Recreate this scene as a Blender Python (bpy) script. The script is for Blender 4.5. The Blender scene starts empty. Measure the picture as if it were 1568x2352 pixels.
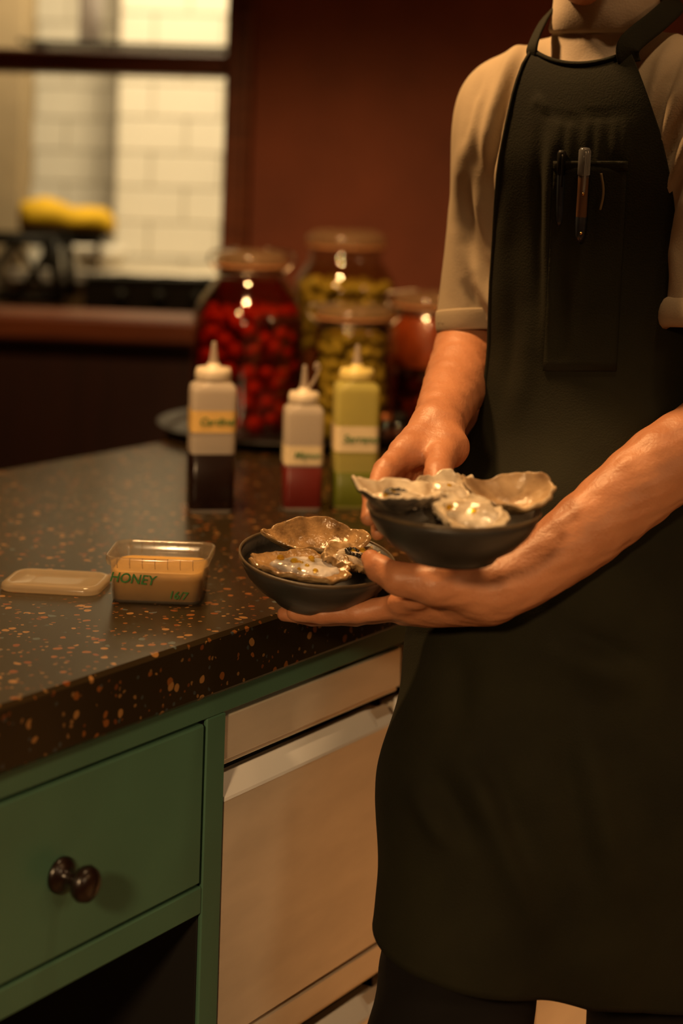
import bpy, math, random
import numpy as np
from mathutils import Matrix, Vector

# ------------------------------------------------------------------ camera, world, lights, exposure
S = bpy.context.scene
C = S.collection
F, PX, PY, ROLL, CAMZ = 3800.0, 784.0, 388.0, 0.03, 1.40      # focal length and principal point in photo pixels
cR, sR = math.cos(ROLL), math.sin(ROLL)

cd = bpy.data.cameras.new('camera')
cd.sensor_fit = 'VERTICAL'; cd.sensor_height = 36.0; cd.sensor_width = 24.0
cd.lens = F * 36.0 / 2352.0
cd.shift_y = -(1176.0 - PY) / 2352.0
cd.clip_start = 0.05
cd.dof.use_dof = True; cd.dof.focus_distance = 1.74; cd.dof.aperture_fstop = 2.2
cam = bpy.data.objects.new('camera', cd); C.objects.link(cam)
cam.matrix_world = Matrix(((cR, -sR, 0, 0), (0, 0, -1, 0), (sR, cR, 0, CAMZ), (0, 0, 0, 1)))
S.camera = cam

S.view_settings.view_transform = 'Standard'; S.view_settings.look = 'None'
S.view_settings.gamma = 1.0; S.view_settings.use_curve_mapping = False
S.view_settings.exposure = 0.0

world = bpy.data.worlds.new('world'); S.world = world; world.use_nodes = True
world.node_tree.nodes['Background'].inputs[0].default_value = (1.0, 0.6, 0.3, 1)
world.node_tree.nodes['Background'].inputs[1].default_value = 0.003

def light(name, kind, loc, power, color, size=0.1, target=None, spot=None, size_y=None, blend=0.5):
    d = bpy.data.lights.new(name, kind); d.energy = power; d.color = color
    if kind == 'AREA':
        d.size = size
        if size_y: d.shape = 'RECTANGLE'; d.size_y = size_y
    else:
        d.shadow_soft_size = size
    if kind == 'SPOT': d.spot_size = spot; d.spot_blend = blend
    o = bpy.data.objects.new(name, d); C.objects.link(o); o.location = loc
    if target is not None:
        o.rotation_euler = (Vector(target) - Vector(loc)).to_track_quat('-Z', 'Y').to_euler()
    return o
WARM = (1.0, 0.56, 0.22)
light('pendant_or_fill', 'SPOT', (-0.30, 2.08, 2.35), 88, WARM, 0.08, (-0.10, 2.4, 0.9), 1.9)
light('pendant_or_fill', 'SPOT', (-0.80, 1.30, 2.25), 36, WARM, 0.08, (-0.12, 2.55, 1.02), 0.66, blend=0.45)  # added fill for the bottle and jar fronts, no second pendant known
light('front_fill_spot', 'SPOT', (-0.70, -0.75, 1.95), 140, (1.0, 0.62, 0.29), 0.12, (0.0, 1.95, 0.62), 0.56, blend=0.9)  # unseen fill added front left to brighten pull strip, bottles and bowls
light('right_fill_spot', 'SPOT', (1.70, -0.50, 2.05), 45, (1.0, 0.66, 0.34), 0.30, (0.12, 1.80, 0.45), 0.55, blend=0.8)  # unseen fill added front right to brighten the fridge and drawer faces
light('added_downlight', 'SPOT', (0.42, 1.42, 2.74), 24, (1.0, 0.62, 0.29), 0.07, (0.32, 1.58, 0.0), 0.80, blend=0.6)  # added overhead fill for the near sleeve and hand tops
light('added_downlight', 'SPOT', (1.50, 2.20, 2.74), 260, (1.0, 0.58, 0.25), 0.08, (1.55, 2.20, 0.0), 1.0)  # added to light the floor that the fridge steel reflects
light('room_fill_light', 'POINT', (2.45, 0.6, 2.35), 12, (1.0, 0.60, 0.27), 0.12)  # unseen lamp added as dim fill from the right
light('kitchen_light', 'AREA', (-0.42, 3.92, 2.45), 26, (1.0, 0.78, 0.45), 0.35, (-0.38, 4.80, 1.25))

# ------------------------------------------------------------------ pixel helpers (a photo pixel and a distance give a point in the room)
def ray(px, py):
    dx = (px - PX) / F; dy = -(py - PY) / F
    return np.array([dx * cR - dy * sR, 1.0, dx * sR + dy * cR])
def P(px, py, d):
    return ray(px, py) * d + np.array([0, 0, CAMZ])
def onz(px, py, z):
    r = ray(px, py); return P(px, py, (z - CAMZ) / r[2])
def proj(v):
    v = np.asarray(v, float); d = v[..., 1]
    X = v[..., 0] / d; Z = (v[..., 2] - CAMZ) / d
    dx = X * cR + Z * sR; dy = -X * sR + Z * cR
    return np.stack([PX + F * dx, PY - F * dy], -1)

# ------------------------------------------------------------------ materials
MATS = {}
def nt(name):
    m = bpy.data.materials.new(name); m.use_nodes = True
    n = m.node_tree.nodes; l = m.node_tree.links
    return m, n, l, n['Principled BSDF']
def mat(name, col, rough=0.5, metal=0.0, spec=0.5, var=0.12, scale=8.0, bump=0.0, bscale=60.0, col2=None, coat=0.0, sss=0.0, stretch=None, detail=4.0):
    if name in MATS: return MATS[name]
    m, n, l, b = nt(name)
    c1 = np.array(col); c2 = np.array(col2) if col2 is not None else np.clip(c1 * (1 + var * 2), 0, 1)
    c0 = c1 if col2 is not None else c1 * (1 - var * 2)
    tc = n.new('ShaderNodeTexCoord'); mp = n.new('ShaderNodeMapping')
    l.new(tc.outputs['Object'], mp.inputs[0])
    if stretch: mp.inputs['Scale'].default_value = stretch
    nz = n.new('ShaderNodeTexNoise'); nz.inputs['Scale'].default_value = scale; nz.inputs['Detail'].default_value = detail
    l.new(mp.outputs[0], nz.inputs['Vector'])
    rp = n.new('ShaderNodeValToRGB'); e = rp.color_ramp.elements
    e[0].position = 0.3; e[1].position = 0.7
    e[0].color = (*c0, 1); e[1].color = (*c2, 1)
    l.new(nz.outputs['Fac'], rp.inputs[0]); l.new(rp.outputs[0], b.inputs['Base Color'])
    b.inputs['Roughness'].default_value = rough; b.inputs['Metallic'].default_value = metal
    b.inputs['Specular IOR Level'].default_value = spec
    b.inputs['Coat Weight'].default_value = coat; b.inputs['Coat Roughness'].default_value = 0.08
    if sss:
        b.inputs['Subsurface Weight'].default_value = sss; b.inputs['Subsurface Radius'].default_value = (0.012, 0.004, 0.002)
        b.inputs['Subsurface Scale'].default_value = 1.0
    if bump:
        n2 = n.new('ShaderNodeTexNoise'); n2.inputs['Scale'].default_value = bscale; n2.inputs['Detail'].default_value = 5
        l.new(mp.outputs[0], n2.inputs['Vector'])
        bp = n.new('ShaderNodeBump'); bp.inputs['Strength'].default_value = bump; bp.inputs['Distance'].default_value = 0.004
        l.new(n2.outputs['Fac'], bp.inputs['Height']); l.new(bp.outputs[0], b.inputs['Normal'])
    MATS[name] = m; return m
def glassy(name, tint, rough=0.04, ior=1.45, gloss=(1, 1, 1), haze=0.0, hazecol=(0.8, 0.8, 0.8)):
    if name in MATS: return MATS[name]
    m, n, l, b = nt(name)
    out = n['Material Output']
    tr = n.new('ShaderNodeBsdfTransparent'); gl = n.new('ShaderNodeBsdfGlossy'); lw = n.new('ShaderNodeLayerWeight')
    nz = n.new('ShaderNodeTexNoise'); nz.inputs['Scale'].default_value = 14
    rp = n.new('ShaderNodeValToRGB'); t = np.array(tint)
    rp.color_ramp.elements[0].color = (*(t * 0.93), 1); rp.color_ramp.elements[1].color = (*t, 1)
    l.new(nz.outputs['Fac'], rp.inputs[0]); l.new(rp.outputs[0], tr.inputs[0])
    gl.inputs[0].default_value = (*gloss, 1); gl.inputs['Roughness'].default_value = rough; lw.inputs[0].default_value = 0.5; f0 = ((ior - 1) / (ior + 1)) ** 2
    pw = n.new('ShaderNodeMath'); pw.operation = 'POWER'; pw.inputs[1].default_value = 4.0; l.new(lw.outputs['Facing'], pw.inputs[0])
    fr = n.new('ShaderNodeMath'); fr.operation = 'MULTIPLY_ADD'; fr.inputs[1].default_value = 0.75; fr.inputs[2].default_value = f0; l.new(pw.outputs[0], fr.inputs[0])
    mx = n.new('ShaderNodeMixShader'); l.new(fr.outputs[0], mx.inputs[0]); l.new(tr.outputs[0], mx.inputs[1]); l.new(gl.outputs[0], mx.inputs[2])
    last = mx
    if haze:
        df = n.new('ShaderNodeBsdfDiffuse'); tl = n.new('ShaderNodeBsdfTranslucent')
        df.inputs[0].default_value = (*hazecol, 1); tl.inputs[0].default_value = (*hazecol, 1)
        m1 = n.new('ShaderNodeMixShader'); l.new(df.outputs[0], m1.inputs[1]); l.new(tl.outputs[0], m1.inputs[2])
        m2 = n.new('ShaderNodeMixShader'); m2.inputs[0].default_value = haze
        l.new(mx.outputs[0], m2.inputs[1]); l.new(m1.outputs[0], m2.inputs[2]); last = m2
    l.new(last.outputs[0], out.inputs[0]); n.remove(b)
    MATS[name] = m; return m

def worktop_mat():
    m, n, l, b = nt('worktop_stone')
    tc = n.new('ShaderNodeTexCoord')
    dist = n.new('ShaderNodeTexNoise'); dist.inputs['Scale'].default_value = 55; l.new(tc.outputs['Object'], dist.inputs['Vector'])
    va = n.new('ShaderNodeVectorMath'); va.operation = 'SCALE'; va.inputs['Scale'].default_value = 0.008
    l.new(dist.outputs['Color'], va.inputs[0])
    ad = n.new('ShaderNodeVectorMath'); l.new(tc.outputs['Object'], ad.inputs[0]); l.new(va.outputs[0], ad.inputs[1])
    colr = None
    base = n.new('ShaderNodeTexNoise'); base.inputs['Scale'].default_value = 5; l.new(tc.outputs['Object'], base.inputs['Vector'])
    br = n.new('ShaderNodeValToRGB'); br.color_ramp.elements[0].color = (0.018, 0.012, 0.005, 1); br.color_ramp.elements[1].color = (0.034, 0.022, 0.009, 1)
    l.new(base.outputs['Fac'], br.inputs[0]); last = br.outputs[0]
    for sc, thr, size, cols in ((100.0, 0.84, 0.42, ((0.20, 0.070, 0.016), (0.28, 0.14, 0.045), (0.16, 0.045, 0.011), (0.07, 0.085, 0.085))),
                                (190.0, 0.86, 0.42, ((0.14, 0.05, 0.012), (0.19, 0.10, 0.036), (0.045, 0.05, 0.05), (0.12, 0.038, 0.01)))):
        vo = n.new('ShaderNodeTexVoronoi'); vo.inputs['Scale'].default_value = sc
        l.new(ad.outputs[0], vo.inputs['Vector'])
        sp = n.new('ShaderNodeSeparateColor'); l.new(vo.outputs['Color'], sp.inputs[0])
        g = n.new('ShaderNodeMath'); g.operation = 'GREATER_THAN'; g.inputs[1].default_value = thr; l.new(sp.outputs[0], g.inputs[0])
        k = n.new('ShaderNodeMath'); k.operation = 'LESS_THAN'; k.inputs[1].default_value = size; l.new(vo.outputs['Distance'], k.inputs[0])
        mu = n.new('ShaderNodeMath'); mu.operation = 'MULTIPLY'; l.new(g.outputs[0], mu.inputs[0]); l.new(k.outputs[0], mu.inputs[1])
        rp = n.new('ShaderNodeValToRGB'); rp.color_ramp.interpolation = 'CONSTANT'
        rp.color_ramp.elements[0].color = (*cols[0], 1); rp.color_ramp.elements[1].color = (*cols[3], 1); rp.color_ramp.elements[1].position = 0.9
        for pos, cc in ((0.4, cols[1]), (0.7, cols[2])):
            e = rp.color_ramp.elements.new(pos); e.color = (*cc, 1)
        l.new(sp.outputs[1], rp.inputs[0])
        mx = n.new('ShaderNodeMix'); mx.data_type = 'RGBA'
        l.new(mu.outputs[0], mx.inputs['Factor']); l.new(last, mx.inputs['A']); l.new(rp.outputs[0], mx.inputs['B'])
        last = mx.outputs['Result']
    l.new(last, b.inputs['Base Color'])
    b.inputs['Roughness'].default_value = 0.27; b.inputs['Specular IOR Level'].default_value = 0.2
    MATS['worktop_stone'] = m; return m

M_STONE = worktop_mat()
M_GREEN = mat('green_paint', (0.070, 0.165, 0.108), 0.45, var=0.06, scale=5, bump=0.06, bscale=30)
M_STEEL = mat('brushed_steel', (0.90, 0.80, 0.66), 0.42, metal=0.48, var=0.05, scale=6, bump=0.05, bscale=14, stretch=(1, 1, 3))
M_STEELLIP = mat('painted_lip_shine', (0.98, 0.97, 0.95), 0.45, metal=0.0, var=0.005, spec=0.8)  # near-white and non-metal: the lip's bright shine is put into the colour
M_BLACK = mat('shade_black', (0.006, 0.005, 0.004), 0.7, var=0.1)  # black puts recess shade into the colour; also plain black for feet
M_KNOB = mat('dark_bronze', (0.012, 0.005, 0.0035), 0.28, metal=0.0, spec=0.6)
M_WALL = mat('brown_plaster', (0.125, 0.030, 0.012), 0.75, col2=(0.215, 0.055, 0.022), scale=3.2, bump=0.25, bscale=18, detail=6)
M_WOOD = mat('mahogany_wood', (0.085, 0.021, 0.008), 0.42, col2=(0.15, 0.042, 0.014), scale=6, stretch=(1, 1, 14))
M_WAINS = mat('dark_wainscot', (0.018, 0.004, 0.003), 0.5, var=0.1, stretch=(3, 3, 0.4))
M_TILE = mat('cream_tile', (0.80, 0.76, 0.66), 0.22, var=0.03, scale=3)
M_GROUT = mat('tile_grout', (0.42, 0.36, 0.26), 0.85, var=0.08, scale=20)
M_PILLAR = mat('kitchen_plaster', (0.36, 0.28, 0.17), 0.8, var=0.05)
M_CEIL = mat('ceiling_paint', (0.55, 0.42, 0.28), 0.85, var=0.04)
M_FLOOR = mat('floor_tile', (0.46, 0.32, 0.20), 0.5, var=0.1, scale=4, bump=0.05)
M_ROOMW = mat('warm_room_plaster', (0.55, 0.36, 0.20), 0.8, var=0.06, scale=2)

# ------------------------------------------------------------------ mesh helpers
def mesh(name, V, Fc, m=None, parent=None, smooth=True, auto=None):
    me = bpy.data.meshes.new(name)
    me.from_pydata([tuple(map(float, v)) for v in V], [], [tuple(int(i) for i in f) for f in Fc])
    me.validate(); me.update()
    if m: me.materials.append(m)
    if smooth: me.polygons.foreach_set('use_smooth', [True] * len(me.polygons))
    if auto is not None: me.set_sharp_from_angle(angle=auto)
    return link(name, me, parent)
def link(name, me, parent=None):
    o = bpy.data.objects.new(name, me); C.objects.link(o)
    if parent is not None: o.parent = parent
    return o
def empty(name, loc=(0, 0, 0), rz=0.0, parent=None):
    o = bpy.data.objects.new(name, None); C.objects.link(o); o.location = loc; o.rotation_euler = (0, 0, rz)
    o.empty_display_size = 0.05
    if parent: o.parent = parent
    return o
def tag(o, label=None, cat=None, group=None, kind=None):
    if label: o['label'] = label
    if cat: o['category'] = cat
    if group: o['group'] = group
    if kind: o['kind'] = kind
    return o
def bevelbox(x0, x1, y0, y1, z0, z1, b=0.002):
    """box with chamfered edges"""
    b = min(b, (x1 - x0) / 2.01, (y1 - y0) / 2.01, (z1 - z0) / 2.01)
    V = []; idx = {}
    for ix, (x, sx) in enumerate(((x0, 1), (x1, -1))):
        for iy, (y, sy) in enumerate(((y0, 1), (y1, -1))):
            for iz, (z, sz) in enumerate(((z0, 1), (z1, -1))):
                for ax in range(3):
                    p = [x + sx * b, y + sy * b, z + sz * b]; p[ax] = (x, y, z)[ax]
                    idx[ix, iy, iz, ax] = len(V); V.append(p)
    Fc = []
    def q(a): Fc.append([idx[k] for k in a])
    for i in (0, 1):
        q([(i, 0, 0, 0), (i, 1, 0, 0), (i, 1, 1, 0), (i, 0, 1, 0)][::(1 if i else -1)])
        q([(0, i, 0, 1), (1, i, 0, 1), (1, i, 1, 1), (0, i, 1, 1)][::(-1 if i else 1)])
        q([(0, 0, i, 2), (1, 0, i, 2), (1, 1, i, 2), (0, 1, i, 2)][::(1 if i else -1)])
    for i in (0, 1):
        for j in (0, 1):
            q([(i, j, 0, 0), (i, j, 1, 0), (i, j, 1, 1), (i, j, 0, 1)][::(1 if i == j else -1) * (1)])
            q([(i, 0, j, 0), (i, 1, j, 0), (i, 1, j, 2), (i, 0, j, 2)][::(-1 if i == j else 1)])
            q([(0, i, j, 1), (1, i, j, 1), (1, i, j, 2), (0, i, j, 2)][::(1 if i == j else -1)])
            for k in (0, 1):
                t = [(i, j, k, 0), (i, j, k, 1), (i, j, k, 2)]
                q(t if (i + j + k) % 2 else t[::-1])
    return V, Fc
def merge(*parts):
    V = []; Fc = []
    for v, f in parts:
        o = len(V); V += [tuple(p) for p in v]; Fc += [[i + o for i in q] for q in f]
    return V, Fc
def xf(vf, M):
    v, f = vf; M = Matrix(M) if not isinstance(M, Matrix) else M
    return [tuple(M @ Vector(p)) for p in v], f
def box(name, x0, x1, y0, y1, z0, z1, m, parent=None, b=0.002):
    V, Fc = bevelbox(x0, x1, y0, y1, z0, z1, b)
    return mesh(name, V, Fc, m, parent, smooth=False)
def loftvf(rings, cap0=True, cap1=True, closed=True):
    rings = [np.asarray(r, float) for r in rings]; n = len(rings[0])
    V = [tuple(p) for r in rings for p in r]; Fc = []
    for i in range(len(rings) - 1):
        for j in range(n if closed else n - 1):
            k = (j + 1) % n
            Fc.append([i * n + j, i * n + k, (i + 1) * n + k, (i + 1) * n + j])
    if cap0: Fc.append(list(range(n))[::-1])
    if cap1: Fc.append([(len(rings) - 1) * n + j for j in range(n)])
    return V, Fc
def lathevf(prof, n=48, cap0=False, cap1=False, wob=None):
    rings = []
    a = np.linspace(0, 2 * np.pi, n, endpoint=False)
    for r, z in prof:
        rr = r * (1 + (wob(a, z) if wob else 0))
        rings.append(np.stack([rr * np.cos(a), rr * np.sin(a), np.full(n, z)], 1))
    return loftvf(rings, cap0, cap1)
def rrect(hx, hy, z, rad, n=6, cx=0, cy=0):
    pts = []
    for qx, qy, a0 in ((1, 1, 0), (-1, 1, 90), (-1, -1, 180), (1, -1, 270)):
        for k in range(n + 1):
            a = math.radians(a0 + 90 * k / n)
            pts.append((cx + qx * (hx - rad) + rad * math.cos(a), cy + qy * (hy - rad) + rad * math.sin(a), z))
    return np.array(pts)
def smooth_path(pts, n=8):
    pts = [np.asarray(p, float) for p in pts]; out = []
    for i in range(len(pts) - 1):
        p0 = pts[max(i - 1, 0)]; p1 = pts[i]; p2 = pts[i + 1]; p3 = pts[min(i + 2, len(pts) - 1)]
        for k in range(n):
            t = k / n
            out.append(0.5 * ((2 * p1) + (-p0 + p2) * t + (2 * p0 - 5 * p1 + 4 * p2 - p3) * t * t + (-p0 + 3 * p1 - 3 * p2 + p3) * t ** 3))
    out.append(pts[-1]); return np.array(out)
def tubevf(path, r, n=10, flat=None, up=None):
    """tube along path; flat=(width,thick) makes a ribbon whose wide axis is across `up`"""
    path = np.asarray(path, float); m_ = len(path)
    r = np.full(m_, r) if np.isscalar(r) else np.interp(np.linspace(0, 1, m_), np.linspace(0, 1, len(r)), r)
    T = np.gradient(path, axis=0); T /= np.linalg.norm(T, axis=1, keepdims=True) + 1e-12
    u0 = np.array(up if up is not None else ((0, 0, 1) if abs(T[0][2]) < 0.9 else (1, 0, 0)), float)
    rings = []; a = np.linspace(0, 2 * np.pi, n, endpoint=False)
    for i in range(m_):
        x = np.cross(T[i], u0); x /= np.linalg.norm(x) + 1e-12
        y = np.cross(x, T[i])
        if up is None: u0 = y
        if flat is None: ring = path[i] + r[i] * (np.outer(np.cos(a), x) + np.outer(np.sin(a), y))
        else:
            w, th = flat
            ring = path[i] + np.outer(np.sign(np.cos(a)) * np.abs(np.cos(a)) ** 0.5, x) * w / 2 + np.outer(np.sign(np.sin(a)) * np.abs(np.sin(a)) ** 0.5, y) * th / 2
        rings.append(ring)
    return loftvf(rings)
def textmesh(name, s, size, m, parent, shear=0.0, depth=0.0003):
    cu = bpy.data.curves.new('txt', 'FONT'); cu.body = s; cu.size = size; cu.align_x = 'CENTER'; cu.align_y = 'CENTER'
    cu.shear = shear; cu.extrude = depth; cu.offset = size * 0.012
    o = bpy.data.objects.new('txt', cu); C.objects.link(o)
    bpy.context.view_layer.update()
    me = bpy.data.meshes.new_from_object(o.evaluated_get(bpy.context.evaluated_depsgraph_get()))
    bpy.data.objects.remove(o); me.materials.clear(); me.materials.append(m); me.name = name
    return link(name, me, parent)
def vnoise(p, seed=0, freq=1.0):
    """cheap smooth value noise built from sines"""
    rs = np.random.RandomState(seed); p = np.asarray(p, float) * freq; out = np.zeros(p.shape[:-1])
    for k in range(6):
        d = rs.normal(size=3); d /= np.linalg.norm(d); f = 1.0 + 1.7 * rs.rand()
        out += np.sin((p @ d) * f * 2.2 + rs.rand() * 6.28)
    return out / 6.0 * 1.6

# signed distance field -> surface nets
class SDF:
    def __init__(s, lo, hi, h):
        s.lo = np.asarray(lo, float); s.h = h
        s.n = np.ceil((np.asarray(hi) - s.lo) / h).astype(int) + 1
        s.ax = [s.lo[i] + h * np.arange(s.n[i]) for i in range(3)]
        s.D = np.full(s.n, 0.15, np.float32)
    def blk(s, lo, hi):
        i0 = np.clip(np.floor((np.asarray(lo) - s.lo) / s.h).astype(int), 0, s.n - 1)
        i1 = np.clip(np.ceil((np.asarray(hi) - s.lo) / s.h).astype(int) + 1, 1, s.n)
        sl = tuple(slice(a, b) for a, b in zip(i0, i1))
        g = np.meshgrid(*[s.ax[i][sl[i]] for i in range(3)], indexing='ij')
        return sl, np.stack(g, -1).astype(np.float32)
    def put(s, sl, d, k, op='u'):
        A = s.D[sl]
        if A.size == 0: return
        if op == 'u':
            if k <= 0: s.D[sl] = np.minimum(A, d); return
            h = np.clip(0.5 + 0.5 * (A - d) / k, 0, 1); s.D[sl] = d * h + A * (1 - h) - k * h * (1 - h)
        else:
            d = -d
            if k <= 0: s.D[sl] = np.maximum(A, d); return
            h = np.clip(0.5 - 0.5 * (A - d) / k, 0, 1); s.D[sl] = d * h + A * (1 - h) + k * h * (1 - h)
    def cap(s, a, b, ra, rb, k=0.01, op='u', flat=None):
        a = np.asarray(a, float); b = np.asarray(b, float); R = max(ra, rb) + k + 3 * s.h + 0.004
        sl, p = s.blk(np.minimum(a, b) - R, np.maximum(a, b) + R)
        pa = p - a; ba = b - a
        if flat is not None:
            nrm, sc = flat; nrm = np.asarray(nrm, float) / np.linalg.norm(nrm)
            pa = pa + (sc - 1) * (pa @ nrm)[..., None] * nrm; ba = ba + (sc - 1) * (ba @ nrm) * nrm
        t = np.clip((pa @ ba) / (ba @ ba + 1e-12), 0, 1)
        d = np.linalg.norm(pa - t[..., None] * ba, axis=-1) - (ra + (rb - ra) * t)
        s.put(sl, d, k, op)
    def chain(s, pts, rs, k=0.01, op='u', flat=None):
        pts = [np.asarray(q, float) for q in pts]; R = max(rs) + k + 3 * s.h + .004; A = np.array(pts)
        sl, p = s.blk(A.min(0) - R, A.max(0) + R); D = None; ki = .004
        for a, b, ra, rb in zip(pts, pts[1:], rs, rs[1:]):
            pa = p - a; ba = b - a; t = np.clip((pa @ ba) / (ba @ ba + 1e-12), 0, 1)
            d = np.linalg.norm(pa - t[..., None] * ba, axis=-1) - (ra + (rb - ra) * t)
            if D is None: D = d
            else:
                h = np.clip(.5 + .5 * (D - d) / ki, 0, 1); D = d * h + D * (1 - h) - ki * h * (1 - h)
        s.put(sl, D, k, op)
    def ell(s, c, r, R=None, k=0.01, op='u'):
        c = np.asarray(c, float); r = np.asarray(r, float); m_ = r.max() + k + 3 * s.h
        sl, p = s.blk(c - m_, c + m_); q = p - c
        if R is not None: q = q @ np.asarray(R)
        L = np.linalg.norm(q / r, axis=-1); G = np.linalg.norm(q / (r * r), axis=-1) + 1e-9
        s.put(sl, L * (L - 1) / G, k, op)
    def cut(s, lo, hi, pt, nrm):
        sl, p = s.blk(lo, hi); nrm = np.asarray(nrm, float) / np.linalg.norm(nrm)
        s.D[sl] = np.maximum(s.D[sl], (p - np.asarray(pt)) @ nrm)
    def sample(s, p):
        q = (np.asarray(p) - s.lo) / s.h
        q = np.clip(q, 0, s.n - 1.001); i = q.astype(int); f = q - i; out = 0
        for dx in (0, 1):
            for dy in (0, 1):
                for dz in (0, 1):
                    w = (f[..., 0] if dx else 1 - f[..., 0]) * (f[..., 1] if dy else 1 - f[..., 1]) * (f[..., 2] if dz else 1 - f[..., 2])
                    out = out + w * s.D[i[..., 0] + dx, i[..., 1] + dy, i[..., 2] + dz]
        return out
    def hit(s, px, py, d0=1.3, d1=2.4, off=0.0):
        d = np.arange(d0, d1, 0.001); pts = ray(px, py)[None, :] * d[:, None] + np.array([0, 0, CAMZ])
        v = s.sample(pts) - off; w = np.where(v < 0)[0]
        return pts[w[0]] if len(w) else None
    def surf(s):
        D = s.D; sg = D < 0
        c = sum(sg[a:D.shape[0] - 1 + a, b:D.shape[1] - 1 + b, e:D.shape[2] - 1 + e].astype(np.int8) for a in (0, 1) for b in (0, 1) for e in (0, 1))
        act = (c > 0) & (c < 8); ii = np.argwhere(act); vid = np.full(act.shape, -1, np.int64); vid[act] = np.arange(len(ii))
        acc = np.zeros((len(ii), 3)); cnt = np.zeros(len(ii))
        cor = [(a, b, e) for a in (0, 1) for b in (0, 1) for e in (0, 1)]
        for a in cor:
            for ax in range(3):
                if a[ax]: continue
                b = list(a); b[ax] = 1
                va = D[ii[:, 0] + a[0], ii[:, 1] + a[1], ii[:, 2] + a[2]]; vb = D[ii[:, 0] + b[0], ii[:, 1] + b[1], ii[:, 2] + b[2]]
                x = (va < 0) != (vb < 0); t = np.where(x, va / np.where(x, va - vb, 1), 0)
                q = np.tile(np.array(a, float), (len(ii), 1)); q[:, ax] += t
                acc[x] += q[x]; cnt[x] += 1
        V = s.lo + (ii + acc / cnt[:, None]) * s.h
        Fs = []
        for ax in range(3):
            o1, o2 = (ax + 1) % 3, (ax + 2) % 3
            sl0 = [slice(None)] * 3; sl1 = [slice(None)] * 3; sl0[ax] = slice(0, -1); sl1[ax] = slice(1, None)
            A = sg[tuple(sl0)]; B = sg[tuple(sl1)]
            for flip, msk in ((False, A & ~B), (True, ~A & B)):
                e = np.argwhere(msk); e = e[(e[:, o1] > 0) & (e[:, o2] > 0) & (e[:, o1] < s.n[o1] - 1) & (e[:, o2] < s.n[o2] - 1)]
                def g(d1, d2):
                    k = e.copy(); k[:, o1] -= d1; k[:, o2] -= d2
                    return vid[k[:, 0], k[:, 1], k[:, 2]]
                q = np.stack([g(1, 1), g(0, 1), g(0, 0), g(1, 0)], 1)
                if flip: q = q[:, ::-1]
                Fs.append(q)
        Fs = np.concatenate(Fs); Fs = Fs[(Fs >= 0).all(1)]
        return V, Fs
def npmesh(name, V, Fq, m, parent=None):
    me = bpy.data.meshes.new(name); nf = len(Fq); k = Fq.shape[1]
    me.vertices.add(len(V)); me.vertices.foreach_set('co', np.asarray(V, np.float32).ravel())
    me.loops.add(nf * k); me.loops.foreach_set('vertex_index', Fq.astype(np.int32).ravel())
    me.polygons.add(nf); me.polygons.foreach_set('loop_start', np.arange(0, nf * k, k, dtype=np.int32))
    me.update(calc_edges=True); me.validate()
    me.polygons.foreach_set('use_smooth', [True] * len(me.polygons))
    me.materials.append(m); return link(name, me, parent)
def normals(V, Fq):
    n = np.cross(V[Fq[:, 2]] - V[Fq[:, 0]], V[Fq[:, 3]] - V[Fq[:, 1]]); N = np.zeros_like(V)
    for j in range(4): np.add.at(N, Fq[:, j], n)
    return N / (np.linalg.norm(N, axis=1, keepdims=True) + 1e-12)
def relax(V, Fq, it=2, w=0.5):
    for _ in range(it):
        A = np.zeros_like(V); c = np.zeros(len(V))
        for j in range(4):
            for k in (1, 3):
                np.add.at(A, Fq[:, j], V[Fq[:, (j + k) % 4]]); np.add.at(c, Fq[:, j], 1)
        V = V * (1 - w) + w * A / np.maximum(c, 1)[:, None]
    return V
def seg_dist(p, line):
    best = np.full(len(p), 1e9); tt = np.zeros(len(p)); L = np.asarray(line, float)
    cum = np.r_[0, np.cumsum(np.linalg.norm(np.diff(L, axis=0), axis=1))]
    for i in range(len(L) - 1):
        ab = L[i + 1] - L[i]; t = np.clip(((p - L[i]) @ ab) / (ab @ ab), 0, 1)
        d = np.linalg.norm(p - L[i] - t[:, None] * ab, axis=1); u = d < best
        best[u] = d[u]; tt[u] = (cum[i] + t[u] * (cum[i + 1] - cum[i])) / cum[-1]
    return best, tt
def folds(V, N, ridges, facing=True):
    """cloth folds: push vertices along their normal near fold lines"""
    px = proj(V); dsp = np.zeros(len(V))
    w = np.clip(-(N[:, 1]) * 3 + 0.9, 0, 1) if facing else np.ones(len(V))
    for line, width, amp in ridges:
        d, t = seg_dist(px, line)
        dsp += .62 * amp * np.exp(-(d / (1.25 * width)) ** 2) * np.clip(np.minimum(t, 1 - t) * 3.2, 0, 1)
    return V + N * (dsp * w)[:, None]

# ------------------------------------------------------------------ room
WY, WANG = 3.55, math.radians(-4.0)
def wallpt(px, py, t=0.0):
    """pixel -> point on the back wall plane (t metres behind it), as wall coordinates (x, z)"""
    r = ray(px, py); nx, ny = -math.sin(WANG), math.cos(WANG)
    d = (WY * ny + t) / (r[0] * nx + ny); p = P(px, py, d)
    return ((p[0]) * math.cos(WANG) + (p[1] - WY) * math.sin(WANG), p[2])
WALLM = Matrix.Translation((0, WY, 0)) @ Matrix.Rotation(WANG, 4, 'Z')
xr = wallpt(522, 170)[0]; xs = wallpt(580, 100)[0]
zsill = wallpt(300, 728)[1]; zs2 = wallpt(300, 785)[1]
ZC = 2.8; XL, XR = -2.6, 2.9; WXL = -1.75; ZTOP = 2.05
parts = [bevelbox(xs, 3.2, 0, 0.14, 0, ZC, 0), bevelbox(-3.0, WXL, 0, 0.14, 0, ZC, 0), bevelbox(WXL, xs, 0, 0.14, ZTOP, ZC, 0)]
wall = mesh('wall_back', *merge(*parts), M_WALL, smooth=False); wall.matrix_world = WALLM; tag(wall, kind='structure')
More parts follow.
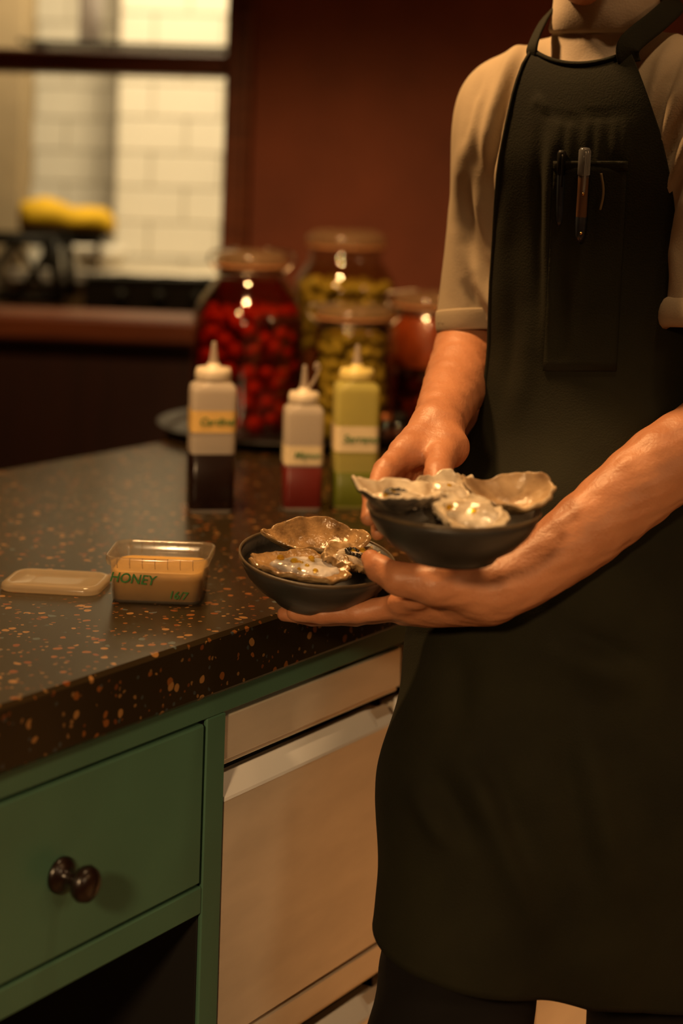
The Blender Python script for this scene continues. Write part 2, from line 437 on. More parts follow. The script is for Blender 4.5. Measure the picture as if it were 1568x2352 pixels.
w2 = mesh('wall_wainscot', *bevelbox(WXL, xs, 0.0, 0.14, 0, zs2, 0), M_WAINS, smooth=False); w2.matrix_world = WALLM; tag(w2, kind='structure')
win = empty('window_1'); win.matrix_world = WALLM; tag(win, kind='structure')
box('stile', xr, xs, -0.03, 0.15, zs2, ZTOP, M_WOOD, win, 0.006)
box('stile', xs - 0.012, xs + 0.006, -0.045, 0.0, zs2, ZTOP, M_WOOD, win, 0.004)
zr0 = wallpt(300, 170)[1]; zr1 = wallpt(300, 118)[1]
box('rail', WXL, xr, -0.01, 0.10, zr0, zr1, M_WOOD, win, 0.006)
box('rail', WXL, xr, -0.02, 0.12, ZTOP - 0.06, ZTOP, M_WOOD, win, 0.006)
box('stile', WXL, WXL + 0.06, -0.03, 0.15, zs2, ZTOP, M_WOOD, win, 0.006)
box('window_sill', WXL, xs, -0.05, 0.16, zs2, zsill, M_WOOD, win, 0.008)
fl = mesh('floor', *bevelbox(-3.2, 3.2, -2.2, 5.9, -0.1, 0, 0), M_FLOOR, smooth=False); tag(fl, kind='structure')
ce = mesh('ceiling', *bevelbox(-3.2, 3.2, -2.2, 5.9, ZC, ZC + 0.1, 0), M_CEIL, smooth=False); tag(ce, kind='structure')
tag(mesh('wall_left', *bevelbox(-3.1, -3.0, -2.1, 5.8, 0, ZC, 0), M_WALL, smooth=False), kind='structure')
tag(mesh('wall_right', *bevelbox(2.95, 3.05, -2.1, 5.8, 0, ZC, 0), M_ROOMW, smooth=False), kind='structure')
tag(mesh('wall_front', *bevelbox(-3.0, 2.95, -2.1, -2.0, 0, ZC, 0), M_ROOMW, smooth=False), kind='structure')

# kitchen behind the hatch: two tiled walls meeting in a corner, a plaster pier, a worktop
KY = 5.15
xc = P(296, 400, KY)[0]
kw = mesh('wall_kitchen', *merge(bevelbox(-3.0, xc, KY + 0.012, KY + 0.12, 0, ZC, 0)), M_GROUT, smooth=False); tag(kw, kind='structure')
KY2 = 4.75
kw2 = mesh('wall_kitchen_side', *merge(bevelbox(xc + 0.012, 3.0, KY2 + 0.012, KY + 0.12, 0, ZC, 0)), M_GROUT, smooth=False); tag(kw2, kind='structure')
tv, tf = bevelbox(-0.098, 0.098, 0, 0.012, -0.048, 0.048, 0.003)
tm = bpy.data.meshes.new('tile'); tm.from_pydata(tv, [], tf); tm.materials.append(M_TILE)
hv, hf = bevelbox(-0.048, 0.048, 0, 0.012, -0.048, 0.048, 0.003)
hm = bpy.data.meshes.new('tile_half'); hm.from_pydata(hv, [], hf); hm.materials.append(M_TILE)
rng = random.Random(3)
for r in range(13):
    z = 0.88 + r * 0.1
    for c in range(6):
        o = link('tile', tm, kw); o.location = (xc - 0.1 - c * 0.2 - (r % 2) * 0.1, KY + rng.uniform(-.0006, .0006), z)
    if r % 2: o = link('tile', hm, kw); o.location = (xc - 0.05, KY, z)
for r in range(13):
    z = 0.88 + r * 0.1
    for c in range(6):
        o = link('tile', tm, kw2); o.location = (xc + 0.012 + 0.1 + c * 0.2 + (r % 2) * 0.1, KY2 + rng.uniform(-.0006, .0006), z)
    if r % 2: o = link('tile', hm, kw2); o.location = (xc + 0.012 + 0.05, KY2, z)
xp = P(50, 300, 4.45)[0]
tag(mesh('wall_pier', *bevelbox(-1.5, xp, 4.45, 4.62, 0, ZC, 0.004), M_PILLAR, smooth=False), kind='structure')

# kitchen furniture seen through the hatch
M_KTOP = mat('kitchen_worktop_steel', (0.62, 0.56, 0.46), 0.35, metal=0.6, var=0.04)
M_BLKMET = mat('black_enamel', (0.010, 0.009, 0.006), 0.5, var=0.1, spec=0.15)
kz = 1.1
zt = P(300, 640, 4.0)[2]
t = empty('kitchen_counter', (0, 4.35, 0)); tag(t, 'pale steel kitchen counter under the cream tiles behind the hatch', 'counter')
box('counter_top', P(50, 300, 4.45)[0] + .01, 1.0, -0.05, 0.385, zt - 0.035, zt - 0.005, M_KTOP, t)
box('cabinet', P(50, 300, 4.45)[0] + .02, 1.0, 0.0, 0.36, 0.0, zt - 0.035, M_PILLAR, t)
s0 = P(205, 660, 4.0); s1 = P(500, 660, 4.0); zb = P(300, 725, 3.95)[2]
t = empty('stove', ((s0[0] + s1[0]) / 2, 4.05, 0)); tag(t, 'black cooking range standing below the tiles behind the hatch', 'stove')
hw = (s1[0] - s0[0]) / 2
box('body', -hw, hw, -0.14, 0.14, 0.0, zt, M_BLKMET, t, 0.006)
box('splash_rail', -hw, hw, -0.15, -0.13, zt, zt + 0.012, M_BLKMET, t, 0.003)
for k in range(4):
    o = mesh('control_knob', *xf(lathevf([(0.001, 0), (0.017, 0), (0.015, 0.02), (0.001, 0.022)], 16), Matrix.Translation((-hw + 0.09 + k * 0.09, -0.14, zt - 0.035)) @ Matrix.Rotation(math.pi / 2, 4, 'X')), M_BLKMET, t)
    mesh('burner_grate', *tubevf(smooth_path([(-hw + .05 + k * .1, -.09, zt + .003), (-hw + .09 + k * .1, -.1, zt + .012), (-hw + .13 + k * .1, -.09, zt + .003)], 5), 0.005, 6), M_BLKMET, t)
# white bowl
bw = P(195, 618, 4.3)
o = mesh('white_bowl', *lathevf([(0.001, 0.0), (0.05, 0.0), (0.055, 0.004), (0.075, 0.03), (0.082, 0.052), (0.079, 0.052), (0.070, 0.03), (0.05, 0.008), (0.001, 0.007)], 40), mat('white_china', (0.85, 0.80, 0.70), 0.15, var=0.02))
o.location = (bw[0], 4.55, zt - 0.005); tag(o, 'white china bowl on the kitchen counter below the yellow cloth', 'bowl')
# black rack with crossed wires, black tray and yellow cloth on it
ra, rb = P(-60, 560, 3.85), P(127, 560, 3.85); zr_t = P(60, 552, 3.85)[2]; zr_b = zsill
t = empty('wire_rack', (0, 3.85, 0)); tag(t, 'black metal rack with crossed wire sides on the window sill', 'rack')
for yy in (0.0, 0.18):
    for xx in (rb[0], ra[0]): mesh('post', *tubevf([(xx + (0.012 if xx == rb[0] else 0), yy, zr_b), (xx - 0.004, yy, zr_t)], 0.013, 8), M_BLKMET, t)
    mesh('top_bar', *tubevf([(ra[0], yy, zr_t), (rb[0], yy, zr_t)], 0.012, 8), M_BLKMET, t)
    mesh('bottom_bar', *tubevf([(ra[0], yy, zr_b + .008), (rb[0] + .01, yy, zr_b + .008)], 0.007, 8), M_BLKMET, t)
    xm = (ra[0] + rb[0]) / 2
    for (xa, xb) in (((ra[0], xm), (xm, rb[0])) if yy == 0 else ()):
        mesh('cross_wire', *tubevf([(xa, yy, zr_b), (xb, yy, zr_t)], 0.010, 6), M_BLKMET, t)
        mesh('cross_wire', *tubevf([(xa, yy + .006, zr_t), (xb, yy + .006, zr_b)], 0.007, 6), M_BLKMET, t)
ya, yb = P(58, 540, 4.36), P(252, 540, 4.36); zy0 = P(150, 560, 4.36)[2]; zy1 = P(150, 532, 4.36)[2]
t = empty('black_tray', ((ya[0] + yb[0]) / 2, 4.36, zy0)); tag(t, 'black tray lifted on a stand, holding the yellow cloth', 'tray')
hw = (yb[0] - ya[0]) / 2; hh = zy1 - zy0
mesh('tray_body', *loftvf([rrect(hw * .8, .05, 0, .02), rrect(hw, .075, hh * .9, .02), rrect(hw + .006, .08, hh, .02), rrect(hw - .006, .07, hh, .02), rrect(hw * .75, .045, .006, .02)]), M_BLKMET, t)
mesh('stand', *tubevf([(-hw * .5, 0.0, zt - zy0 - .005), (-hw * .5, 0.0, 0.002)], 0.012, 10), M_BLKMET, t)
mesh('stand', *tubevf([(hw * .75, 0.0, zt - zy0 - .005), (hw * .75, 0.0, 0.002)], 0.010, 10), M_KTOP, t)
M_YEL = mat('yellow_cloth', (0.66, 0.40, 0.004), 0.8, var=0.06, bump=0.2, bscale=40)
gx = np.linspace(-1, 1, 36); gy = np.linspace(-1, 1, 18); zc1 = P(90, 452, 4.36)[2] - zy1; zc2 = P(240, 478, 4.36)[2] - zy1
V = []; Fc = []
rings = []
for x in gx:
    th = np.linspace(0, 2 * np.pi, 28, endpoint=False); top = np.interp(x, (-1, -.5, .1, .8, 1), (zc1 * .9, zc1, zc2 * 1.05, zc2, zc2 * .55))
    ew = np.clip(1 - abs(x) ** 8 * .35, 0, 1)
    cy = 0.075 * np.cos(th) * ew; cz = top * (.5 + .5 * np.sign(np.sin(th)) * np.abs(np.sin(th)) ** .6)
    rr = np.stack([np.full(28, x * (hw + .01)), cy, cz], 1)
    rr[:, 2] += 0.004 * np.sin(7 * x + 3 * th) * (cz > .02); rings.append(rr)
o = mesh('yellow_cloth', *loftvf(rings), M_YEL); o.location = ((ya[0] + yb[0]) / 2, 4.36, zy1 - 0.002); tag(o, 'bright yellow folded cloth on a black tray behind the hatch', 'cloth')
# shelf behind upper sash with white bottle
sa, sb = P(62, 105, 3.95), P(520, 112, 3.95)
t = empty('kitchen_shelf', (0, 3.95, 0)); tag(t, 'thin black shelf behind the dark window rail', 'shelf')
zsf = P(300, 100, 3.95)[2]
box('shelf_board', sa[0], sb[0] + .12, -0.03, 0.08, zsf - 0.012, zsf, M_BLKMET, t)
for xx in (sa[0] + .03, sb[0] + .1): box('bracket', xx - .005, xx + .005, -0.24, 0.07, zsf - .022, zsf - .0125, M_BLKMET, t)
bp = P(205, 100, 3.97)
t = empty('white_bottle', (bp[0], 3.975, zsf)); tag(t, 'frosted white bottle standing on the thin black shelf', 'bottle')
mesh('body', *lathevf([(0.001, 0), (0.024, 0), (0.0265, .004), (.027, .08), (.030, .13), (.028, .16), (.012, .185), (.012, .2), (.001, .2)], 28), glassy('frosted_white', (0.82, 0.80, 0.78), 0.3, 1.45, haze=0.8, hazecol=(0.85, 0.82, 0.82)), t)
mesh('cap', *lathevf([(0.001, .198), (0.014, .198), (0.014, .222), (.001, .224)], 20), M_BLKMET, t)

# ------------------------------------------------------------------ counter
v = ray(3500, 470); L_ = math.hypot(v[0], 1); U = np.array([v[0] / L_, 1 / L_, 0]); Nn = np.array([U[1], -U[0], 0])
O = onz(0, 1622, 0.92); CANG = math.atan2(U[1], U[0])
CM = Matrix.Translation((O[0], O[1], 0)) @ Matrix.Rotation(CANG, 4, 'Z')
def cpos(s, t, z=0.92): return Vector((*(O[:2] + U[:2] * s - Nn[:2] * t), z))
def cst(p): q = np.array([p[0] - O[0], p[1] - O[1]]); return q @ U[:2], -(q @ Nn[:2])
ZT, ZB = 0.92, 0.857
def slab(poly, z0, z1, b):
    poly = np.array(poly, float); n = len(poly); cen = poly.mean(0)
    def off(d):
        out = []
        for i in range(n):
            p0, p1, p2 = poly[i - 1], poly[i], poly[(i + 1) % n]
            e1 = (p1 - p0) / np.linalg.norm(p1 - p0); e2 = (p2 - p1) / np.linalg.norm(p2 - p1)
            n1 = np.array([-e1[1], e1[0]]); n2 = np.array([-e2[1], e2[0]]); mm = n1 + n2; out.append(p1 + mm / (mm @ n1) * d)
        return np.array(out)
    rings = [np.c_[off(b), np.full(n, z0)], np.c_[off(0), np.full(n, z0 + b)], np.c_[off(0), np.full(n, z1 - b)], np.c_[off(b), np.full(n, z1)]]
    return loftvf(rings)
o = mesh('worktop', *slab([(-0.55, 0), (1.9, 0), (1.9, 0.8), (1.70, 1.04), (1.45, 1.04), (1.19, 0.872), (1.19, 0.825), (-0.55, 0.825)], ZB, ZT, 0.004), M_STONE, smooth=False)
o.matrix_world = CM; tag(o, 'dark speckled stone worktop with orange flecks', 'worktop')
FT = 0.012   # face frame set back under the slab
# green drawer unit
t = empty('drawer_unit'); t.matrix_world = CM; tag(t, 'green painted counter unit with one drawer and open space below', 'cabinet')
box('top_rail', -0.50, 0.70, FT, 0.04, 0.8305, ZB - 0.001, M_GREEN, t, 0.001)
box('stile', 0.299, 0.330, FT, 0.0175, 0.05, 0.8300, M_GREEN, t, 0.0015)
box('stile', -0.31, -0.27, FT, 0.045, 0.05, 0.8300, M_GREEN, t, 0.0015)
box('lower_rail', -0.27, 0.2985, FT, 0.04, 0.630, 0.6585, M_GREEN, t, 0.0015)
box('drawer_gap_shade', -0.27, 0.2985, 0.035, 0.05, 0.659, 0.8300, M_BLACK, t, 0.0)  # black sheet painting the shade behind the drawer gaps
box('side_panel', 0.2995, 0.318, 0.018, 0.78, 0.05, 0.8300, M_BLACK, t, 0.001)  # coloured black to carry the shade inside the open unit
box('side_panel', -0.305, -0.275, 0.046, 0.78, 0.05, 0.8300, M_GREEN, t, 0.001)
box('drawer_floor', -0.27, 0.2985, 0.051, 0.60, 0.640, 0.650, M_BLACK, t, 0.001)
box('leg', -0.305, -0.255, 0.04, 0.09, 0.0, 0.05, M_GREEN, t, 0.002); box('leg', 0.27, 0.32, 0.04, 0.09, 0.0, 0.05, M_GREEN, t, 0.002)
box('leg', -0.305, -0.255, 0.72, 0.77, 0.0, 0.05, M_GREEN, t, 0.002); box('leg', 0.27, 0.32, 0.72, 0.77, 0.0, 0.05, M_GREEN, t, 0.002)
dr = empty('drawer', (0, 0, 0), parent=t)
dr_front = box('drawer_front', -0.262, 0.2945, FT - 0.001, 0.032, 0.6625, 0.8265, M_GREEN, t, 0.002)
bpy.data.objects.remove(dr); dr_front.name = 'drawer'
kn = mesh('knob', *xf(lathevf([(0.0005, 0), (0.0165, 0), (0.0168, .003), (0.013, .006), (.0065, .008), (.0058, .019), (.009, .023), (.0150, .027), (.0168, .032), (.0150, .038), (.008, .0415), (.0005, .042)], 32), Matrix.Translation((0.092, FT - 0.001, 0.739)) @ Matrix.Rotation(math.pi / 2, 4, 'X')), M_KNOB, dr_front)
tag(kn, 'dark bronze knob on a round rosette')
# steel drawer fridge
def fridge(name, s0, s1, label, bottom=0.10):
    t = empty(name); t.matrix_world = CM; tag(t, label, 'fridge')
    box('body', s0, s1, 0.06, 0.74, bottom, 0.826, M_BLACK, t, 0.0)
    for lx in (s0 + .04, s1 - .04):
        for ly in (0.10, 0.68): mesh('foot', *xf(lathevf([(.001, 0), (.02, 0), (.018, .02), (.012, .025), (.012, bottom + .001), (.001, bottom + .001)], 16), Matrix.Translation((lx, ly, 0))), M_BLACK, t)
    for top, fasc, lip, st, sb_, pb in ((0.8235, 0.782, 0.771, 0.7605, 0.738, 0.4815), (0.4745, 0.4440, 0.4370, 0.4200, 0.3980, 0.135)):
        box('fascia', s0 + .001, s1 - .001, FT + .004, 0.059, lip + .006, top, M_STEEL, t, 0.0012)
        box('fascia_lip', s0 + .001, s1 - .001, FT + .009, 0.059, lip - .001, lip + .0055, M_STEEL, t, 0.001)
        # drawer front: flat panel whose top edge leans back as a pull
        prof = [(FT + .002, pb), (FT + .002, sb_ - .0015), (FT + .0025, sb_), (FT + .017, st - .006), (FT + .019, st - .006), (FT + .020, st - .007), (FT + .022, st - .010), (FT + .040, st - .012), (FT + .040, pb)]
        A = [(s0 + .0015, y, z) for y, z in prof]; B = [(s1 - .012, y, z) for y, z in prof]
        V, Fc = loftvf([A, B])
        d = mesh('drawer', V, Fc, M_STEEL, t, smooth=False)
        lipp = [(FT + .0012, sb_ - .003), (FT + .0014, sb_ + .0005), (FT + .018, st - .004), (FT + .0200, st - .0042), (FT + .0200, sb_ - .003)]
        cutx = s1 - .032
        mesh('pull_strip', *loftvf([[(s0 + .0012, y, z) for y, z in lipp], [(cutx - .02, y, z) for y, z in lipp], [(cutx, y, z if y < FT + .01 else z - .003) for y, z in lipp], [(s1 - .0118, y, z if y < FT + .01 else z - .003) for y, z in lipp]]), M_STEELLIP, d, smooth=False)
    return t
fridge('drawer_fridge', 0.3315, 0.668, 'brushed steel drawer fridge next to the green drawer')
fridge('drawer_fridge', 0.678, 1.024, 'steel drawer fridge behind the standing person, left of the thin dark gap')
fridge('drawer_fridge', 1.030, 1.40, 'steel fridge front seen between the legs, right of the thin dark gap')
o = box('filler_rail', 0.7005, 1.86, FT, 0.04, 0.8305, ZB - 0.001, M_GREEN, None, 0.001); o.matrix_world = CM; tag(o, 'green painted rail under the worktop behind the standing person', 'rail')
o = mesh('end_panel', *bevelbox(1.405, 1.86, 0.02, 0.78, 0, ZB - .03, .002), M_GREEN, smooth=False); o.matrix_world = CM; tag(o, 'green painted end cabinet hidden behind the standing person', 'cabinet')
o = mesh('back_panel', *bevelbox(0.335, 1.86, 0.785, 0.805, 0, 0.855, .002), M_WAINS, smooth=False); o.matrix_world = CM; tag(o, 'dark panel closing the back of the counter', 'panel')

# ------------------------------------------------------------------ squeeze bottles
M_PLAS = glassy('squeeze_plastic', (0.72, 0.66, 0.58), 0.25, 1.45, haze=0.72, hazecol=(0.90, 0.82, 0.72))
M_PLASY = glassy('squeeze_plastic_yellow', (0.72, 0.62, 0.25), 0.25, 1.45, haze=0.70, hazecol=(0.86, 0.80, 0.26))
M_PCAP = mat('milky_cap', (0.78, 0.68, 0.52), 0.4, var=0.03, sss=0.0)
M_PCAPY = mat('yellow_cap', (0.80, 0.66, 0.22), 0.4, var=0.03)
M_NOZ = glassy('nozzle_plastic', (0.75, 0.7, 0.65), 0.2, 1.45, haze=0.55, hazecol=(0.85, 0.75, 0.65))
M_TAPE = mat('masking_tape', (0.80, 0.52, 0.16), 0.7, var=0.04, scale=30)
M_TAPEW = mat('pale_tape', (0.80, 0.66, 0.42), 0.7, var=0.04, scale=30)
M_INK = mat('green_ink', (0.03, 0.16, 0.03), 0.7)
def squeeze(name, label, px, py, w, hs, hc, hn, liq, lvl, plas, capm, tz, tape, word, rz, tether=False, tsize=.016):
    p = onz(px, py, ZT); d = p[1] + w * .5
    t = empty(name, (p[0] / p[1] * d, d, ZT), rz); tag(t, label, 'bottle', 'squeeze bottles on the worktop')
    h = w / 2; R = .28 * h
    rings = [rrect(h * .9, h * .9, 0, R * .8), rrect(h * .985, h * .985, .003, R), rrect(h, h, .01, R), rrect(h, h, hs * .5, R), rrect(h, h, hs - .012, R), rrect(h * .97, h * .97, hs - .005, R * 1.3), rrect(h * .84, h * .84, hs, h * .7), rrect(h * .72, h * .72, hs + .003, h * .715), rrect(h * .72, h * .72, hs + hc * .5, h * .715)]
    mesh('bottle_body', *loftvf(rings), plas, t)
    ri = h * 1.003
    lr = [rrect(ri * .9, ri * .9, .0003, R * .8), rrect(ri, ri, .006, R), rrect(ri, ri, lvl - .001, R), rrect(ri * .97, ri * .97, lvl, R)]
    mesh('sauce', *loftvf(lr), liq, t)
    mesh('cap', *lathevf([(h * .70, hs + .004), (h * .80, hs + .004), (h * .82, hs + .006), (h * .82, hs + hc - .006), (h * .74, hs + hc), (h * .30, hs + hc + .002), (h * .28, hs + hc + .006), (.001, hs + hc + .007)], 40, wob=lambda a, z: .008 * np.sign(np.sin(40 * a)) * (z > hs + .005) * (z < hs + hc - .004)), capm, t)
    z0 = hs + hc + .004
    mesh('nozzle', *lathevf([(h * .25, z0), (h * .2, z0 + .006), (h * .16, z0 + hn * .5), (h * .10, z0 + hn - .002), (h * .07, z0 + hn), (.0008, z0 + hn)], 20), M_NOZ, t)
    if tether:
        q = smooth_path([(h * .2, 0, z0 + .001), (h * .5, 0, z0 + .012), (h * .75, 0, z0 + .03), (h * .6, 0, z0 + .036), (h * .55, 0, z0 + .028)], 6)
        mesh('tether', *tubevf(q, .0022, 8), M_NOZ, t)
    z1, z2 = tz; e = .0006
    ring = lambda z: rrect(h + e, h + e, z, R)
    tp = mesh('tape_label', *loftvf([ring(z1), ring(z2)], False, False), tape, t)
    if word:
        o = textmesh('lettering', word, tsize, M_INK, tp, shear=.25)
        o.location = (0.004, -h - .0012, (z1 + z2) / 2); o.rotation_euler = (math.pi / 2, 0, 0)
    return t
M_SAUCE1 = mat('dark_soy_sauce', (0.012, 0.005, 0.004), 0.25, var=0.1)
M_SAUCE2 = mat('red_sauce', (0.13, 0.012, 0.008), 0.35, var=0.1)
M_SAUCE3 = mat('green_sauce', (0.12, 0.14, 0.012), 0.35, var=0.15)
squeeze('squeeze_bottle', 'squeeze bottle half full of dark sauce, tape label below its pale cap', 480, 1181, .062, .178, .020, .032, M_SAUCE1, .083, M_PLAS, M_PCAP, (.112, .142), M_TAPE, 'Cardinal', .18, tsize=.0145)
squeeze('squeeze_bottle', 'short squeeze bottle with red sauce and bent tether cap', 690, 1176, .054, .146, .018, .034, M_SAUCE2, .064, M_PLAS, M_PCAP, (.066, .092), M_TAPEW, 'Mignon', .12, True, tsize=.0125)
squeeze('squeeze_bottle', 'yellow tinted squeeze bottle with green sauce and taped label', 810, 1172, .062, .177, .019, .03, M_SAUCE3, .054, M_PLASY, M_PCAPY, (.082, .118), M_TAPEW, 'Serrano', .10, tsize=.0155)

# ------------------------------------------------------------------ tub with yellow butter and its lid
M_TUB = glassy('clear_tub', (0.90, 0.88, 0.84), 0.12, 1.5, haze=0.14, hazecol=(0.85, 0.72, 0.55))
M_LIDP = glassy('cloudy_lid', (0.85, 0.80, 0.72), 0.15, 1.5, haze=0.42, hazecol=(0.80, 0.66, 0.46))
M_BUT = mat('honey_butter', (0.62, 0.36, 0.08), 0.5, var=0.08, scale=20)
p = onz(367, 1392, ZT); d = p[1] + .045
t = empty('plastic_tub', (p[0] / p[1] * d, d, ZT), -0.035); tag(t, 'clear plastic tub of yellow butter with green handwriting', 'tub')
TX, TY, TH = .051, .040, .050
mesh('tub_wall', *loftvf([rrect(TX * .94, TY * .93, .0, .012), rrect(TX * .96, TY * .95, .002, .014), rrect(TX * 1.02, TY * 1.02, TH - .012, .016), rrect(TX * 1.03, TY * 1.03, TH - .011, .016), rrect(TX * 1.10, TY * 1.12, TH - .009, .018), rrect(TX * 1.12, TY * 1.14, TH - .004, .018), rrect(TX * 1.12, TY * 1.14, TH, .018), rrect(TX * 1.09, TY * 1.11, TH + .001, .017), rrect(TX * 1.05, TY * 1.06, TH - .002, .016), rrect(TX * 1.0, TY * 1.0, TH - .012, .015), rrect(TX * .93, TY * .92, .002, .013)]), M_TUB, t)
for k in range(7):
    x = -TX * .82 + k * TX * .27
    mesh('rim_rib', *tubevf([(x, -TY * 1.05, TH - .011), (x, -TY * 1.145, TH - .006), (x, -TY * 1.13, TH + .0008), (x, -TY * 1.05, TH)], .0006, 5), M_TUB, t)
    mesh('rim_rib', *tubevf([(x, TY * 1.01, TH - .014), (x, TY * 1.05, TH - .002), (x, TY * 1.12, TH + .001)], .0006, 5), M_TUB, t)
mesh('butter', *loftvf([rrect(TX * .915, TY * .90, .003, .012), rrect(TX * .965, TY * .955, .024, .014), rrect(TX * .975, TY * .965, .0335, .014), rrect(TX * .93, TY * .92, .0345, .014), rrect(TX * .5, TY * .5, .033, .01)]), M_BUT, t)
o = textmesh('lettering', 'HONEY', .0145, M_INK, t, shear=.2); o.location = (-TX * .50, -TY * 1.0 - .0008, .027); o.rotation_euler = (math.pi / 2 - .06, .06, 0)
o = textmesh('lettering', '16/7', .0115, M_INK, t, shear=.2); o.location = (TX * .48, -TY * .98 - .0008, .0105); o.rotation_euler = (math.pi / 2 - .06, .05, 0)
p = onz(130, 1346, ZT)
t = mesh('tub_lid', *loftvf([rrect(.055, .038, 0, .016), rrect(.057, .040, .002, .017), rrect(.056, .039, .007, .017), rrect(.052, .035, .009, .016), rrect(.049, .032, .0085, .015), rrect(.047, .030, .0062, .014), rrect(.02, .012, .0058, .008)]), M_LIDP)
t.location = (p[0], p[1], ZT + .0005); t.rotation_euler = (0, 0, -.10); tag(t, 'cloudy plastic lid lying flat beside the butter tub', 'lid')

# ------------------------------------------------------------------ tray, jars and their contents
M_TRAY = mat('black_tray', (0.012, 0.011, 0.009), 0.32, var=0.1)
M_GLASS = glassy('jar_glass', (0.93, 0.92, 0.88), 0.05, 1.5)
M_RIM = glassy('lid_glass', (0.85, 0.78, 0.66), 0.10, 1.6, haze=0.24, hazecol=(0.80, 0.60, 0.36))
M_WIRE = mat('bail_wire', (0.35, 0.30, 0.24), 0.3, metal=1.0)
M_RBRINE = glassy('red_brine', (0.84, 0.30, 0.20), 0.03, 1.15)
M_GBRINE = glassy('olive_brine', (0.97, 0.91, 0.66), 0.03, 1.15)
M_OBRINE = mat('orange_sauce', (0.36, 0.060, 0.012), 0.35, var=0.15, scale=30)
M_RADISH = mat('red_pickle', (0.30, 0.035, 0.014), 0.30, col2=(0.60, 0.13, 0.04), scale=45)
M_OLIVE = mat('green_olive', (0.40, 0.34, 0.06), 0.35, col2=(0.66, 0.54, 0.14), scale=40)
M_DARK = mat('dark_pickle', (0.10, 0.02, 0.01), 0.4)
tc = P(655, 985, 2.98); TXC, TYC = P(655, 985, 2.98)[:2]
o = mesh('round_tray', *lathevf([(0.001, 0.0), (0.20, 0.0), (0.206, .003), (0.226, .017), (0.230, .018), (0.231, .0205), (.226, .0205), (.203, .0085), (.198, .007), (.001, .007)], 72), M_TRAY)
o.location = (TXC, TYC, ZT); tag(o, 'round black tray with raised rim under the pickle jars', 'tray')
ZJ = ZT + .0072
def jar(label, x, y, prof, lidz, lidr, lidh, fill, brine, bail=True, name='pickle_jar'):
    t = empty(name, (x, y, ZJ)); tag(t, label, 'jar', 'glass jars on the black tray')
    out = prof; inn = [(max(r - .004, .001), z + (.006 if i < 2 else 0)) for i, (r, z) in enumerate(prof)][::-1]
    mesh('glass', *lathevf(out + inn, 56), M_GLASS, t)
    if brine:
        zz = [z for r, z in prof]; rr = [r for r, z in prof]
        lev = [(0.001, .008)] + [(np.interp(z, zz[1:], rr[1:]) - .0055, z) for z in np.linspace(.010, fill, 22)] + [(0.001, fill)]
        mesh('brine', *lathevf(lev, 48), brine, t)
    mesh('lid', *lathevf([(.001, lidz + .002), (lidr * .8, lidz), (lidr, lidz + .001), (lidr * 1.04, lidz + lidh * .25), (lidr * 1.04, lidz + lidh * .55), (lidr * .93, lidz + lidh * .8), (lidr * .75, lidz + lidh), (.001, lidz + lidh * .96)], 48), M_RIM, t)
    mesh('gasket', *lathevf([(lidr * .9, lidz - .004), (lidr * 1.03, lidz - .004), (lidr * 1.03, lidz + .0005), (lidr * .9, lidz + .0005)], 40), mat('gasket_rubber', (0.45, 0.20, 0.08), 0.6), t)
    if bail:
        for sx in (-1, 1):
            q = smooth_path([(sx * lidr * .95, -.02, lidz - .012), (sx * lidr * 1.2, -.012, lidz + .004), (sx * lidr * 1.22, .01, lidz + .016), (sx * lidr * 1.05, .012, lidz + lidh * .9), (sx * lidr * .4, .0, lidz + lidh + .004)], 6)
            mesh('wire_bail', *tubevf(q, .0022, 7), M_WIRE, t)
        a = np.linspace(0, 2 * np.pi, 40)
        mesh('neck_wire', *tubevf(np.c_[np.cos(a) * lidr * .98, np.sin(a) * lidr * .98, np.full(40, lidz - .012)], .0018, 6), M_WIRE, t)
    return t
def ballmesh(name, r, m, sx=1.0):
    a = lathevf([(max(r * math.sin(k * math.pi / 10), .0002), -r * sx * math.cos(k * math.pi / 10)) for k in range(11)], 14)
    me = bpy.data.meshes.new(name); me.from_pydata(*[a[0], [], a[1]]); me.materials.append(m); me.polygons.foreach_set('use_smooth', [True] * len(me.polygons)); return me
def pack(name, label, cat, group, me, jarx, jary, rad_fn, z0, z1, r, rng, squash=.92, fill_top=True):
    z = z0 + r; k = 0; n = 0
    while z < z1 - r * .4:
        R = rad_fn(z) - r - .006
        rings = [R]
        if fill_top and z + 2 * r * squash >= z1 - r * .4: rings = [R, R - 2 * r * .95, R - 4 * r * .95]
        for q in rings:
            if q < r * .5: continue
            cnt = max(int(2 * math.pi * q / (2 * r * 1.02)), 1)
            for j in range(cnt):
                a = 2 * math.pi * (j + .5 * (k % 2)) / cnt + rng.uniform(-.07, .07)
                o = link(name, me); qq = q - rng.uniform(0, r * .7)
                o.location = (jarx + qq * math.cos(a), jary + qq * math.sin(a), ZJ + min(max(z + rng.uniform(-.62, .62) * r, z0 + r), z1 - r * .5))
                o.rotation_euler = (rng.uniform(0, 6), rng.uniform(0, 6), rng.uniform(0, 6)); s_ = rng.uniform(.80, 1.0); o.scale = (s_, s_, s_)
                tag(o, label, cat, group); n += 1
        z += 2 * r * squash; k += 1
    return n
rng = random.Random(11)
# big red jar
j1 = P(566, 985, 2.95); jx, jy = j1[0], j1[1]
pr1 = [(.001, 0), (.096, 0), (.101, .006), (.1025, .02), (.1025, .195), (.099, .216), (.088, .238), (.070, .262), (.060, .278), (.058, .294)]
jar('large clip-top jar of round red pickles behind the dark sauce bottle', jx, jy, pr1, .297, .062, .026, .274, M_RBRINE)
f1 = lambda z: np.interp(z, [q[1] for q in pr1[1:]], [q[0] for q in pr1[1:]])
n1 = pack('red_pickle', 'round red pickle packed inside the large red jar', 'pickle', 'red pickles in the large jar', ballmesh('red_pickle', .0165, M_RADISH), jx, jy, f1, .008, .225, .0165, rng)
